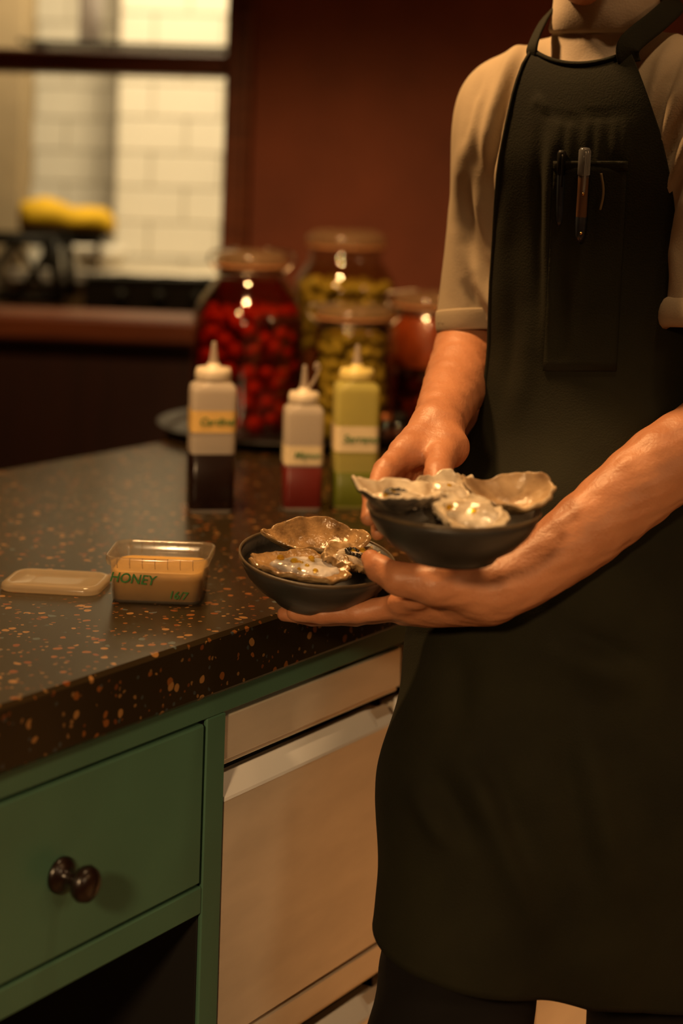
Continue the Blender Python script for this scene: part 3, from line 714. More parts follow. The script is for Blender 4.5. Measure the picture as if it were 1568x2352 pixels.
# tall olive jar behind
j2 = P(783, 965, 3.14); jx2, jy2 = j2[0], j2[1]
pr2 = [(.001, 0), (.090, 0), (.097, .006), (.098, .02), (.098, .245), (.095, .262), (.084, .282), (.074, .295), (.070, .305), (.070, .325)]
jar('tall olive jar at the back, rising above the others', jx2, jy2, pr2, .327, .073, .030, .29, M_GBRINE, bail=False)
f2 = lambda z: np.interp(z, [q[1] for q in pr2[1:]], [q[0] for q in pr2[1:]])
n2 = pack('green_olive', 'green olive packed in the tall jar at the back', 'olive', 'olives in the tall jar', ballmesh('green_olive', .0145, M_OLIVE, 1.15), jx2, jy2, f2, .13, .275, .0145, rng)
# smaller olive jar in front
j3 = P(806, 985, 2.88); jx3, jy3 = j3[0], j3[1]
pr3 = [(.001, 0), (.063, 0), (.068, .005), (.0695, .016), (.0695, .190), (.067, .200), (.063, .206), (.063, .214)]
jar('straight jar of green olives in front of the tall olive jar', jx3, jy3, pr3, .216, .066, .020, .195, M_GBRINE, bail=True)
f3 = lambda z: np.interp(z, [q[1] for q in pr3[1:]], [q[0] for q in pr3[1:]])
n3 = pack('green_olive', 'green olive packed in the straight jar in front', 'olive', 'olives in the straight jar', ballmesh('green_olive', .0125, M_OLIVE, 1.12), jx3, jy3, f3, .008, .188, .0125, rng)
# orange jar on the right
j4 = P(985, 975, 3.02); jx4, jy4 = j4[0], j4[1]
pr4 = [(.001, 0), (.070, 0), (.075, .005), (.076, .016), (.076, .200), (.073, .210), (.067, .216), (.067, .228)]
t4 = jar('clip-top jar with orange red sauce beside the bent elbow', jx4, jy4, pr4, .230, .070, .022, .1, M_RBRINE, bail=True)
mesh('sauce', *lathevf([(.001, .118), (.0695, .118), (.0705, .124), (.0705, .206), (.066, .209), (.001, .209)], 40), M_OBRINE, t4)
f4 = lambda z: np.interp(z, [q[1] for q in pr4[1:]], [q[0] for q in pr4[1:]])
pack('green_olive', 'small green olive at the bottom of the orange jar', 'olive', 'olives in the orange jar', ballmesh('green_olive', .0125, M_OLIVE, 1.1), jx4, jy4, f4, .02, .062, .0125, rng, fill_top=False)
pack('dark_pickle', 'dark red pickle in the middle of the orange jar', 'pickle', 'dark pickles in the orange jar', ballmesh('dark_pickle', .0150, M_DARK), jx4, jy4, f4, .060, .118, .0150, rng, fill_top=False)
# small shakers on the tray
for px, py, lab, cm in ((884, 1000, 'small glass shaker with copper lid behind the yellow bottle', mat('copper_lid', (0.75, 0.30, 0.12), 0.3, metal=1.0)), (918, 1000, 'small glass shaker with dark lid beside the bent arm', M_BLKMET)):
    q = P(px, py, 2.86); t = empty('spice_shaker', (q[0], q[1], ZJ)); tag(t, lab, 'shaker')
    mesh('glass', *lathevf([(.001, 0), (.014, 0), (.0155, .003), (.0155, .034), (.012, .040), (.010, .042), (.010, .040), (.0135, .032), (.0135, .005), (.001, .004)], 24), M_GLASS, t)
    mesh('spice', *lathevf([(.001, .0045), (.0128, .0045), (.0128, .026), (.001, .027)], 20), M_DARK, t)
    mesh('lid', *lathevf([(.009, .040), (.0135, .040), (.014, .043), (.0135, .051), (.010, .054), (.001, .055)], 24), cm, t)

# ------------------------------------------------------------------ bowls and oysters
M_BOWL = mat('charcoal_stoneware', (0.036, 0.032, 0.028), 0.38, var=0.18, scale=14, bump=0.12, bscale=70, spec=0.5)
M_BRIM = mat('worn_rim', (0.10, 0.070, 0.040), 0.35, var=0.15, scale=30)
def bowl(label, pos, tilt, rz=0):
    t = empty('stoneware_bowl', pos); t.rotation_euler = tilt; tag(t, label, 'bowl', 'charcoal oyster bowls')
    H = .048
    out = [(.001, .003), (.030, .003), (.034, 0), (.040, 0), (.0425, .003), (.0445, .006), (.060, .015), (.0715, .027), (.0775, .0375), (.0805, H - .002)]
    inn = [(.0790, H - .001), (.0755, .0365), (.068, .026), (.055, .014), (.035, .0085), (.001, .007)]
    groove = lambda a, z: .004 * np.sin(z * 700) * (z > .012) * (z < .044)
    mesh('bowl_wall', *lathevf(out + inn, 72, wob=groove), M_BOWL, t)
    a = np.linspace(0, 2 * np.pi, 73)
    mesh('rim', *lathevf([(.0800, H - .003), (.0818, H - .001), (.0818, H + .0005), (.0805, H + .0012), (.0790, H), (.0788, H - .003)], 72), M_BRIM, t)
    return t
BR = P(1040, 1165, 1.55) - np.array([0, 0, .048]); BL = P(722, 1270, 1.72) - np.array([0, 0.006, .048])
bowlR = bowl('charcoal bowl of oysters gripped by the far hand, higher of the two', BR, (math.radians(1.5), math.radians(0.5), 0))
bowlL = bowl('charcoal bowl of oysters resting on the near open hand, lower of the two', BL, (math.radians(7.5), math.radians(4.0), 0))

def shell_mat(name, a, b, c, rough=0.45, scale=30):
    m, n, l, bs = nt(name)
    tcn = n.new('ShaderNodeTexCoord'); nz = n.new('ShaderNodeTexNoise'); nz.inputs['Scale'].default_value = scale; nz.inputs['Detail'].default_value = 7; nz.inputs['Distortion'].default_value = 1.2
    l.new(tcn.outputs['Object'], nz.inputs['Vector'])
    rp = n.new('ShaderNodeValToRGB'); rp.color_ramp.elements[0].color = (*a, 1); rp.color_ramp.elements[0].position = .32
    rp.color_ramp.elements[1].color = (*c, 1); rp.color_ramp.elements[1].position = .68; e = rp.color_ramp.elements.new(.5); e.color = (*b, 1)
    l.new(nz.outputs['Fac'], rp.inputs[0]); l.new(rp.outputs[0], bs.inputs['Base Color']); bs.inputs['Roughness'].default_value = rough
    bp = n.new('ShaderNodeBump'); bp.inputs['Strength'].default_value = .5; bp.inputs['Distance'].default_value = .003
    l.new(nz.outputs['Fac'], bp.inputs['Height']); l.new(bp.outputs[0], bs.inputs['Normal'])
    MATS[name] = m; return m
M_SHDARK = shell_mat('dark_shell', (0.02, 0.018, 0.016), (0.09, 0.075, 0.06), (0.40, 0.31, 0.21))
M_SHBROWN = shell_mat('brown_shell', (0.10, 0.06, 0.025), (0.36, 0.23, 0.10), (0.62, 0.44, 0.24))
M_SHCREAM = shell_mat('cream_shell', (0.26, 0.18, 0.10), (0.62, 0.50, 0.34), (0.82, 0.72, 0.56))
M_NACRE = mat('nacre', (0.34, 0.23, 0.13), 0.22, col2=(0.86, 0.74, 0.56), scale=55, detail=6)
M_NACREB = mat('brown_nacre', (0.06, 0.030, 0.010), 0.16, col2=(0.46, 0.28, 0.12), scale=60, detail=7, bump=.5, bscale=110)
M_MEAT = mat('oyster_flesh', (0.36, 0.26, 0.15), 0.14, col2=(0.86, 0.76, 0.62), scale=60, bump=.3, bscale=120, coat=.6)
M_MEATG = mat('grey_oyster_flesh', (0.16, 0.14, 0.13), 0.12, col2=(0.80, 0.74, 0.68), scale=50, bump=.3, bscale=120, coat=.7)
M_MANTLE = mat('dark_mantle', (0.02, 0.018, 0.015), 0.2, var=.2)
M_OIL = glassy('oil', (0.92, 0.75, 0.15), 0.03, 1.45, haze=.25, hazecol=(0.75, 0.55, 0.08))
def oyster(label, pos, rot, L, Wd, seed, outer, inner, meat=None, cup=.016, frill=1.0, mantle=True, oil=3, hook=0.0, droop=0.0):
    t = empty('oyster', pos); t.rotation_euler = rot; tag(t, label, 'oyster', 'oysters in the charcoal bowls')
    nr, na = 22, 96; rs = np.random.RandomState(seed)
    a = np.linspace(0, 2 * np.pi, na, endpoint=False); ph = rs.rand(12) * 6.28
    ring = np.stack([np.cos(a), np.sin(a), 0 * a], -1)
    edge = 1 + .07 * vnoise(ring, seed, 1.6) + .045 * vnoise(ring, seed + 1, 4.0) * frill + .022 * vnoise(ring, seed + 2, 9.0) * frill
    tap = .50 + .50 * np.clip((np.cos(a) + 1) / 1.35, 0, 1) ** .75      # narrow hinge at -x
    ex = np.cos(a) * L / 2 * edge; ey = np.sin(a) * Wd / 2 * edge * tap
    lipz = .0030 * vnoise(ring, seed + 3, 2.2) + .0014 * frill * vnoise(ring, seed + 4, 5.5)
    hk = hook * np.clip((-np.cos(a) - .6) / .4, 0, 1) ** 1.3
    def zz(q): return cup * (q * edge) ** 2.0 + lipz * q ** 9 + hk * q ** 2 - droop * np.clip(q - .72, 0, 1) * 3 * cup
    top = []
    for i in range(nr + 1):
        q = i / nr; z = zz(q) + .0007 * vnoise(np.c_[ex * q, ey * q, 0 * a], seed + 5, 130) * q
        top.append(np.c_[ex * max(q, .01), ey * max(q, .01), z])
    bot = []
    for i in range(nr + 1):
        q = i / nr; w = q * (1.0 + .05 * q)
        saw = ((q * 5.5 + .5 * vnoise(ring, seed + 6, 3.0)) % 1.0)
        thick = .0065 * (1 - .55 * q ** 2)
        bot.append(np.c_[ex * max(w, .01) * (1 + .012 * saw * frill), ey * max(w, .01) * (1 + .012 * saw * frill), zz(q) - thick - .0020 * saw * frill * q])
    mid = np.c_[ex * 1.06, ey * 1.06, zz(1.0) - .0012 + .0006 * vnoise(ring, seed + 7, 12)]
    mesh('outer_shell', *loftvf(bot + [mid], True, False), outer, t)
    mesh('inner_shell', *loftvf(top + [np.c_[ex * 1.03, ey * 1.03, zz(1.0) + .0003], mid], True, False), inner, t)
    if meat:
        R = []; th = a
        lump = 1 + .10 * vnoise(ring, seed + 8, 1.8) + .05 * vnoise(ring, seed + 9, 5)
        for i in range(13):
            q = i / 12; rr = math.cos(q * math.pi / 2) ** .6
            x = np.cos(th) * L * .36 * rr * lump + L * .04; y = np.sin(th) * Wd * .36 * rr * lump * tap
            z = cup * .30 + .0075 * np.sin(q * math.pi / 2) + .0016 * vnoise(np.c_[x, y, 0 * x], seed + 10, 95) * min(1, q * 3)
            R.append(np.c_[x, y, z])
        me_ = mesh('oyster_meat', *loftvf(R, False, True), meat, t)
        if mantle:
            b_ = np.linspace(.3, 5.2, 60); wv = .0010 * np.sin(14 * b_)
            path = np.c_[L * .0 + np.cos(b_) * (L * .12 + wv), np.sin(b_) * (Wd * .13 + wv), np.full(60, cup * .30 + .0082) + .0006 * np.sin(9 * b_)]
            mesh('mantle', *tubevf(path, .0019, 7), M_MANTLE, me_)
        for k in range(oil):
            aa = rs.rand() * 6.28; q = .08 + .2 * rs.rand(); r_ = .0022 + .0026 * rs.rand()
            mesh('oil_drop', *xf(lathevf([(.0003, r_ * .7), (r_ * .6, r_ * .5), (r_, 0), (.0003, -r_ * .3)], 14), Matrix.Translation((L * .04 + math.cos(aa) * L * q, math.sin(aa) * Wd * q, cup * .30 + .0066))), M_OIL, t)
    return t
D2 = math.radians
# right bowl
oyster('dark edged oyster with black hinge poking over the left rim of the higher bowl', P(908, 1164, 1.515), (D2(6), D2(2), D2(-14)), .078, .058, 5, M_SHDARK, M_NACRE, M_MEAT, .018, .7, True, 4, .006)
oyster('pale oyster peeking up at the back of the higher bowl', P(1015, 1146, 1.585), (D2(26), D2(-6), D2(24)), .066, .050, 21, M_SHCREAM, M_NACRE, M_MEAT, .012, 1.2, False, 1, 0)
oyster('cream frilled oyster in the middle of the higher bowl', P(1072, 1184, 1.512), (D2(26), D2(8), D2(-34)), .074, .052, 9, M_SHCREAM, M_SHCREAM, M_MEAT, .006, 1.8, False, 2, 0, .2)
oyster('tan half shell with curled hinge leaning on the right rim of the higher bowl', P(1170, 1160, 1.555), (D2(24), D2(-4), D2(-6)), .080, .054, 14, M_SHBROWN, mat('tan_nacre', (0.26, 0.15, 0.07), 0.3, col2=(0.66, 0.47, 0.27), scale=40, detail=6, bump=.4, bscale=90), None, .017, .8, False, 0, .012)
# left bowl
oyster('large smooth rimmed oyster at the back of the lower bowl', P(722, 1262, 1.756), (D2(18), D2(2), D2(4)), .108, .064, 31, M_SHBROWN, M_NACREB, None, .019, .4, False, 3, 0)
oyster('wet silver grey oyster in the front of the lower bowl', P(690, 1310, 1.678), (D2(12), D2(5), D2(6)), .100, .062, 37, M_SHBROWN, M_NACREB, M_MEATG, .008, 1.3, False, 9, 0)
oyster('frilled brown oyster at the thumb side of the lower bowl', P(806, 1290, 1.718), (D2(18), D2(8), D2(52)), .086, .056, 43, M_SHBROWN, M_SHBROWN, M_MEAT, .008, 2.0, True, 4, 0)

# ------------------------------------------------------------------ the person
AY = math.radians(33)
FW = np.array([-math.sin(AY), -math.cos(AY), 0]); LF = np.array([math.cos(AY), -math.sin(AY), 0]); UP = np.array([0, 0, 1.0])
M_SKIN = mat('skin', (0.46, 0.185, 0.085), 0.46, col2=(0.58, 0.25, 0.12), scale=22, bump=.18, bscale=260, sss=0.12)
M_SHIRT = mat('tan_shirt', (0.42, 0.33, 0.22), 0.85, var=.05, scale=12, bump=.12, bscale=500)
M_NECK = mat('cream_turtleneck', (0.50, 0.40, 0.30), 0.85, var=.05, scale=12, bump=.1, bscale=400)
M_APRON = mat('olive_apron', (0.014, 0.013, 0.0055), 0.85, var=.14, scale=10, bump=.2, bscale=500, spec=.2)
M_TROU = mat('black_trousers', (0.008, 0.006, 0.005), 0.85, var=.1, spec=.2)
M_HAIR = mat('dark_hair', (0.03, 0.016, 0.008), 0.5)
M_SHOE = mat('black_shoe', (0.01, 0.009, 0.008), 0.4)
ctr = P(1392, 350, 1.90); CX, CYY = ctr[0], ctr[1]
def body(l, f, z): return np.array([CX, CYY, 0]) + LF * l + FW * f + UP * z
person = empty('person', (0, 0, 0)); tag(person, 'person in tan shirt and olive apron carrying two bowls of oysters', 'person')

shR = P(1172, 250, 1.975); midR = P(1128, 500, 1.975); hemR = P(1090, 752, 1.955)
elR = P(1083, 775, 1.965); faR = P(1054, 865, 1.895); wrR = P(1002, 985, 1.750)
shL = P(1640, 250, 1.80); midL = P(1668, 560, 1.765); hemL = P(1640, 745, 1.750)
elL = P(1660, 970, 1.735); wrL = P(1165, 1343, 1.632)

# --- skin: fine hands and forearms
BV = []; BF = []; boff = 0
def addbody(V, Fq):
    global boff
    BV.append(V); BF.append(Fq + boff); boff += len(V)
def digit(s, pts, rs, k=.006):
    s.chain(pts, rs, k)
def hand_mesh(s, it=1):
    V, Fq = s.surf(); V = relax(V, Fq, it, .5); return V, Fq
# left (near) arm
s = SDF(P(640, 1470, 1.6) - np.array([.02, .12, .03]), P(1700, 900, 1.78) + np.array([.03, .06, .06]), .0026)
s.chain(smooth_path([P(1672, 820, 1.745), elL, P(1520, 1072, 1.70), P(1350, 1215, 1.665), P(1235, 1302, 1.645), wrL], 3), np.interp(np.linspace(0, 5, 16), range(6), [.044, .042, .0415, .037, .0315, .0285]), .02)
pm = [P(940, 1390, 1.668), P(925, 1396, 1.690), P(925, 1400, 1.712), P(945, 1402, 1.732)]     # knuckles index..little
for q, r in zip(pm, (.0165, .0165, .0155, .014)): s.cap(P(1120, 1362, 1.645 + .02 * (q[1] - 1.668) / .064), q, .0225, r, .016)
s.cap(P(1120, 1360, 1.640), P(985, 1380, 1.68), .026, .018, .02)
# fingers under the bowl
digit(s, [pm[0], P(822, 1405, 1.672), P(738, 1411, 1.680), P(674, 1408, 1.690)], [.0128, .0110, .0098, .0080], .006)
digit(s, [pm[1], P(805, 1412, 1.702), P(716, 1416, 1.712), P(652, 1410, 1.722)], [.0125, .0108, .0096, .0078], .004)
digit(s, [pm[2], P(815, 1414, 1.730), P(735, 1416, 1.742), P(680, 1410, 1.752)], [.0120, .0102, .0090, .0074], .004)
digit(s, [pm[3], P(858, 1412, 1.752), P(800, 1412, 1.766), P(755, 1406, 1.776)], [.0108, .0090, .0080, .0066], .004)
# thumb with thenar
s.cap(P(1120, 1352, 1.632), P(1000, 1345, 1.618), .0225, .0200, .018)
digit(s, [P(1000, 1342, 1.616), P(915, 1330, 1.622), P(868, 1304, 1.640), P(851, 1285, 1.652)], [.0190, .0158, .0130, .0098], .008)
s.cap(P(960, 1375, 1.640), P(915, 1385, 1.655), .010, .010, .012)
V, Fq = hand_mesh(s, 2); N = normals(V, Fq); V = V + N * (.0005 * vnoise(V, 4, 90))[:, None]; addbody(V, Fq)
# right (far) arm
s = SDF(P(830, 1260, 1.56) - np.array([.02, .04, .02]), P(1160, 690, 2.02) + np.array([.03, .05, .02]), .0026)
s.chain(smooth_path([P(1098, 700, 1.968), elR, faR, P(1022, 935, 1.812), wrR], 3), np.interp(np.linspace(0, 4, 13), range(5), [.042, .0405, .0375, .0300, .0250]), .02)
km = [P(926, 1040, 1.690), P(940, 1030, 1.708), P(958, 1026, 1.722), P(980, 1030, 1.732)]
for q, r in zip(km, (.0145, .0140, .0135, .012)): s.cap(wrR, q, .0205, r, .014)
s.cap(P(1010, 1000, 1.738), P(1030, 1030, 1.716), .021, .0205, .014)
digit(s, [km[0], P(884, 1080, 1.650), P(856, 1138, 1.606), P(846, 1190, 1.578)], [.0138, .0118, .0100, .0080], .007)
digit(s, [km[1], P(898, 1092, 1.672), P(872, 1160, 1.636), P(868, 1222, 1.612)], [.0132, .0112, .0096, .0078], .004)
digit(s, [km[2], P(918, 1098, 1.692), P(898, 1170, 1.660), P(902, 1232, 1.636)], [.0126, .0106, .0092, .0076], .004)
digit(s, [km[3], P(945, 1094, 1.708), P(930, 1158, 1.680), P(936, 1208, 1.660)], [.0112, .0094, .0082, .0068], .004)
digit(s, [P(1028, 1022, 1.716), P(1012, 1055, 1.678), P(1005, 1092, 1.640), P(1002, 1118, 1.618)], [.0185, .0150, .0142, .0110], .010)
s.cap(P(1020, 1020, 1.712), P(940, 1045, 1.690), .012, .012, .014)
V, Fq = hand_mesh(s, 2); N = normals(V, Fq); V = V + N * (.0005 * vnoise(V, 5, 90))[:, None]; addbody(V, Fq)
# torso, neck, head, legs under the clothes (coarse)
hipR = body(-.085, .0, .93); hipL = body(.085, -.01, .93)
knR = P(1022, 2430, 1.68); anR = knR + np.array([.05, .14, -(knR[2] - .09)]); knL = P(1520, 2430, 1.80); anL = knL + np.array([.02, .10, -(knL[2] - .09)])
chin = P(1335, -10, 1.80); hd = P(1372, -262, 1.855); HF = np.array([-.55, -.80, -.22]); HF /= np.linalg.norm(HF)
HL = np.cross(HF, UP); HL = -HL / np.linalg.norm(HL); HL = -HL if HL @ LF < 0 else HL; HU = np.cross(HL, HF); HU = HU if HU[2] > 0 else -HU
s = SDF((CX - .42, CYY - .45, .02), (CX + .42, CYY + .36, 1.98), .0075)
fl2 = (FW, 1.5)
s.cap(body(-.07, 0, 1.425), body(.07, 0, 1.425), .105, .105, .03, flat=(FW, 1.25)); s.cap(body(0, 0, 1.40), body(0, 0, 1.08), .125, .115, .04, flat=(FW, 1.35)); s.cap(body(0, 0, 1.08), body(0, 0, .95), .115, .13, .04, flat=(FW, 1.3))
s.cap(shR, P(1130, 480, 1.975), .048, .042, .03); s.cap(P(1130, 480, 1.975), P(1096, 705, 1.968), .042, .039, .02); s.cap(shL, midL, .048, .043, .03); s.cap(midL, P(1670, 830, 1.745), .043, .041, .02)
s.cap(body(0, .01, 1.50), hd - HF * .02 - HU * .06, .054, .052, .03)
s.cap(shR, body(0, -.01, 1.51), .045, .05, .04); s.cap(shL, body(0, -.01, 1.51), .045, .05, .04)
s.cap(hipR, knR, .072, .052, .03); s.cap(knR, anR, .052, .036, .02); s.cap(hipL, knL, .072, .052, .03); s.cap(knL, anL, .052, .036, .02)
RH = np.stack([HL, HF, HU], 1)
s.ell(hd + HU * .03 - HF * .015, (.074, .094, .095), RH, .02); s.cap(hd + HF * .045 - HU * .07, hd + HF * .062 - HU * .098, .042, .026, .03)
s.cap(hd + HF * .085 + HU * .015, hd + HF * .108 - HU * .025, .008, .013, .012)
for sx in (-1, 1):
    s.ell(hd + HL * sx * .03 + HF * .086 + HU * .012, (.013, .012, .009), RH, .006, 'd'); s.ell(hd + HL * sx * .074 - HF * .01 - HU * .01, (.012, .022, .032), RH, .01)
    s.ell(hd + HL * sx * .03 + HF * .072 + HU * .012, (.012, .012, .012), RH, .003)
s.cap(hd + HL * .022 + HF * .086 - HU * .062, hd - HL * .022 + HF * .086 - HU * .062, .008, .008, .008)
V, Fq = s.surf(); V = relax(V, Fq, 1, .4); addbody(V, Fq)
bd = npmesh('body', np.concatenate(BV), np.concatenate(BF), M_SKIN, person)
tag(bd, 'bare forearms and hands')
# hair
s = SDF(hd - .16, hd + .17, .006)
s.ell(hd + HU * .045 - HF * .03, (.082, .100, .095), RH, .01); s.cap(hd + HF * .14 - HU * .02, hd + HF * .10 - HU * .09, .075, .09, .02, 'd'); s.cap(hd - HU * .13 + HF * .03, hd - HU * .13 - HF * .06, .06, .05, .02, 'd')
V, Fq = s.surf(); npmesh('hair', relax(V, Fq, 1), Fq, M_HAIR, person)

# --- shirt
s = SDF((CX - .34, CYY - .30, .86), (CX + .40, CYY + .30, 1.66), .0042)
s.cap(body(-.07, 0, 1.425), body(.07, 0, 1.425), .118, .118, .03, flat=(FW, 1.22)); s.cap(body(0, 0, 1.40), body(0, 0, 1.08), .140, .132, .05, flat=(FW, 1.32)); s.cap(body(0, 0, 1.08), body(0, 0, .93), .132, .146, .05, flat=(FW, 1.3))
s.cap(body(-.03, -.01, 1.505), shR, .060, .054, .045); s.cap(body(.03, -.01, 1.505), shL, .060, .058, .045)
s.chain([shR, midR, hemR + (hemR - midR) * .12], [.0545, .0500, .0465], .022)
s.chain([shL, midL, hemL + (hemL - midL) * .12], [.066, .054, .052], .022)
nR = hemR - midR; nR = nR / np.linalg.norm(nR); nL = hemL - midL; nL = nL / np.linalg.norm(nL)
tiltR = nR + np.array([.18, 0, 0])
s.cut(hemR - np.array([.075, .075, .085]), hemR + np.array([.075, .075, .085]), hemR, tiltR)
s.cut(hemL - .085, hemL + .085, hemL, nL)
s.chain([midR, hemR + nR * .10], [.030, .0425], .004, 'd'); s.chain([midL, hemL + nL * .10], [.030, .046], .004, 'd')
# hem band and rolled cuff
V, Fq = s.surf(); V = relax(V, Fq, 2, .5); N = normals(V, Fq)
R = []
def rd(line, w, a): R.append((line, w, a * (1.25 if a > 0 else 1.2)))
# far sleeve and shoulder folds
rd([(1222, 50), (1168, 150), (1132, 260), (1112, 350), (1104, 430)], 12, .010); rd([(1246, 80), (1204, 190), (1168, 300), (1142, 430), (1128, 540)], 11, .010)
rd([(1232, 60), (1186, 165), (1150, 275), (1126, 390), (1116, 480)], 9, -.010); rd([(1080, 300), (1108, 400), (1134, 490), (1152, 600), (1160, 680)], 15, -.012)
rd([(1085, 200), (1058, 380), (1046, 540), (1036, 690)], 13, .007); rd([(1088, 370), (1108, 500), (1138, 610), (1166, 680)], 11, .009)
rd([(1066, 400), (1076, 540), (1084, 640), (1090, 740)], 12, -.008); rd([(1124, 150), (1096, 250), (1078, 340), (1070, 420)], 10, .008)
rd([(1112, 160), (1088, 255), (1068, 360)], 8, -.006); rd([(1066, 560), (1098, 650), (1140, 720), (1164, 745)], 11, .009); rd([(1060, 640), (1090, 700), (1130, 752)], 9, -.007)
rd([(1205, 230), (1172, 380), (1152, 480), (1142, 600)], 9, .006)
# near sleeve folds
rd([(1568, 60), (1520, 150), (1492, 260), (1484, 340)], 14, .009); rd([(1600, 130), (1555, 220), (1520, 330), (1505, 430)], 13, .009); rd([(1580, 90), (1535, 190), (1506, 300), (1494, 400)], 8, -.008)
rd([(1620, 250), (1575, 330), (1540, 430), (1535, 520)], 12, .009); rd([(1600, 200), (1556, 300), (1524, 410)], 8, -.008); rd([(1610, 380), (1570, 470), (1550, 580), (1546, 680)], 12, .008); rd([(1600, 330), (1558, 420), (1540, 530)], 8, -.007)
V = folds(V, N, R); V = relax(V, Fq, 1, .4)
shirt = npmesh('shirt', V, Fq, M_SHIRT, person)
def torus_on(c, n, R0, r0, flatz=1.0, na=48, nb=14, wob=0.0, seed=1):
    n = n / np.linalg.norm(n); x = np.cross(n, [0, 1, 0]); x /= np.linalg.norm(x); y = np.cross(n, x); rings = []
    rs = np.random.RandomState(seed); p0 = rs.rand(3) * 6
    for i in range(na + 1):
        a = 2 * math.pi * i / na; e = math.cos(a) * x + math.sin(a) * y; RR = R0 + wob * math.sin(3 * a + p0[0]) + wob * .6 * math.sin(5 * a + p0[1])
        b = np.linspace(0, 2 * np.pi, nb, endpoint=False)
        rings.append(c + e * RR + np.outer(np.cos(b) * r0, e) + np.outer(np.sin(b) * r0 * flatz, n))
    return loftvf(rings, False, False)
mesh('cuff', *torus_on(hemL - nL * .004, nL, .050, .0085, 2.0, wob=.002), M_SHIRT, shirt)
mesh('hem', *torus_on(hemR - nR * .008, tiltR, .0462, .0018, 7.0, wob=.0004), M_SHIRT, shirt)
# turtleneck
nc = P(1386, 110, 1.885); ntop = P(1392, -45, 1.875)
ax = ntop - nc; rings = []
for i, (q, r) in enumerate([(-.55, .088), (-.35, .078), (-.12, .066), (.05, .0605), (.20, .0585), (.235, .0575), (.245, .0605), (.30, .0625), (.6, .0605), (.9, .0585), (1.0, .0570), (1.0, .0530), (.6, .0535), (.1, .0535)]):
    c = nc + ax * q; a = np.linspace(0, 2 * np.pi, 64, endpoint=False)
    rr = r + .0012 * np.sin(5 * a + q * 7) + .0009 * np.sin(11 * a - q * 9)
    rings.append(c + np.outer(np.cos(a) * rr, LF) + np.outer(np.sin(a) * rr * .95, FW) + np.outer(.006 * np.sin(a) * (0 if i < 1 else -1), UP))
tn = mesh('turtleneck', *loftvf(rings, False, False), M_NECK, person)

# --- trousers
s = SDF((CX - .42, CYY - .45, .04), (CX + .34, CYY + .32, 1.12), .0075)
s.cap(body(0, 0, 1.02), body(0, 0, .93), .136, .150, .03, flat=(FW, 1.3)); s.cap(hipR, knR, .092, .080, .04); s.cap(knR, anR, .080, .062, .02); s.cap(hipL, knL, .092, .080, .04); s.cap(knL, anL, .080, .062, .02)
V, Fq = s.surf(); V = relax(V, Fq, 2); N = normals(V, Fq); V = V + N * (.004 * vnoise(V, 8, 22))[:, None]
npmesh('trousers', V, Fq, M_TROU, person)
for an in (anR, anL):
    s = SDF(an + np.array([-.24, -.26, -.12]), an + np.array([.12, .12, .08]), .006); zf = -an[2] + .04
    s.cap(an - FW * .05 + UP * zf, an + FW * .06 + UP * zf, .038, .044, .02); s.cap(an + FW * .06 + UP * zf, an + FW * .15 + UP * (zf - .006), .044, .032, .02); s.cap(an - FW * .02 + UP * zf, an + UP * .02, .04, .045, .02)
    s.cut(an - .3, an + .3, (0, 0, .002), (0, 0, -1)); V, Fq = s.surf(); npmesh('shoe', V, Fq, M_SHOE, person)

# --- apron: wrapped round a drape field
s = SDF((CX - .46, CYY - .46, .42), (CX + .42, CYY + .30, 1.62), .0075)
s.cap(body(-.05, .0, 1.425), body(.05, .0, 1.425), .122, .122, .03, flat=(FW, 1.20)); s.cap(body(0, 0, 1.40), body(0, .008, 1.08), .146, .142, .05, flat=(FW, 1.30)); s.cap(body(0, .008, 1.08), body(0, .01, .93), .142, .160, .05, flat=(FW, 1.25))
s.cap(body(-.07, .015, 1.50), body(.07, .015, 1.50), .068, .068, .05)
s.cap(P(1240, 1300, 1.87), P(1180, 1480, 1.81), .095, .090, .08); s.cap(P(1180, 1480, 1.81), P(1082, 1800, 1.73), .090, .079, .06); s.cap(P(1082, 1800, 1.73), P(1032, 2200, 1.68), .079, .074, .05)
s.cap(P(1480, 1320, 1.84), P(1520, 1800, 1.80), .11, .10, .14); s.cap(P(1520, 1800, 1.80), P(1525, 2330, 1.78), .10, .092, .10)
s.cap(P(1300, 1350, 1.78), P(1290, 2100, 1.74), .075, .055, .14)
drape = s
zs = np.linspace(1.485, .50, 150); NU = 120
cz = lambda z: np.array([CX, CYY]) + FW[:2] * np.interp(z, (.45, .8, 1.0), (.10, .07, 0.0)) + LF[:2] * np.interp(z, (.45, .8, 1.0), (-.02, -.01, 0.0))
rr = np.arange(.42, .02, -.002)
def shellpt(z, phi, off=.005):
    c = cz(z); d = FW[:2] * math.cos(phi) + LF[:2] * math.sin(phi)
    pts = np.c_[c[0] + d[0] * rr, c[1] + d[1] * rr, np.full(len(rr), z)]
    v = drape.sample(pts); w = np.where(v < 0)[0]; r = rr[w[0]] + off if len(w) else .05
    if len(w) and w[0] > 0: r = rr[w[0]] + .002 * (-v[w[0]]) / (v[w[0] - 1] - v[w[0]] + 1e-9) + off
    return np.array([c[0] + d[0] * r, c[1] + d[1] * r, z])
edge_px = [(60, 1255), (105, 1238), (200, 1196), (300, 1172), (450, 1150), (560, 1142), (700, 1136), (800, 1132), (1000, 1108), (1080, 1100)]
def leftphi(z):
    best = -1.75
    ph = np.linspace(0, -1.9, 160); prev = None
    for f_ in ph:
        q = proj(shellpt(z, f_)); tx = np.interp(q[1], [e[0] for e in edge_px], [e[1] for e in edge_px])
        if q[0] <= tx: return f_
    return best
zl = np.linspace(1.545, .50, 28); lp = []
for z in zl: lp.append(leftphi(z) if z > 1.08 else -1.75)
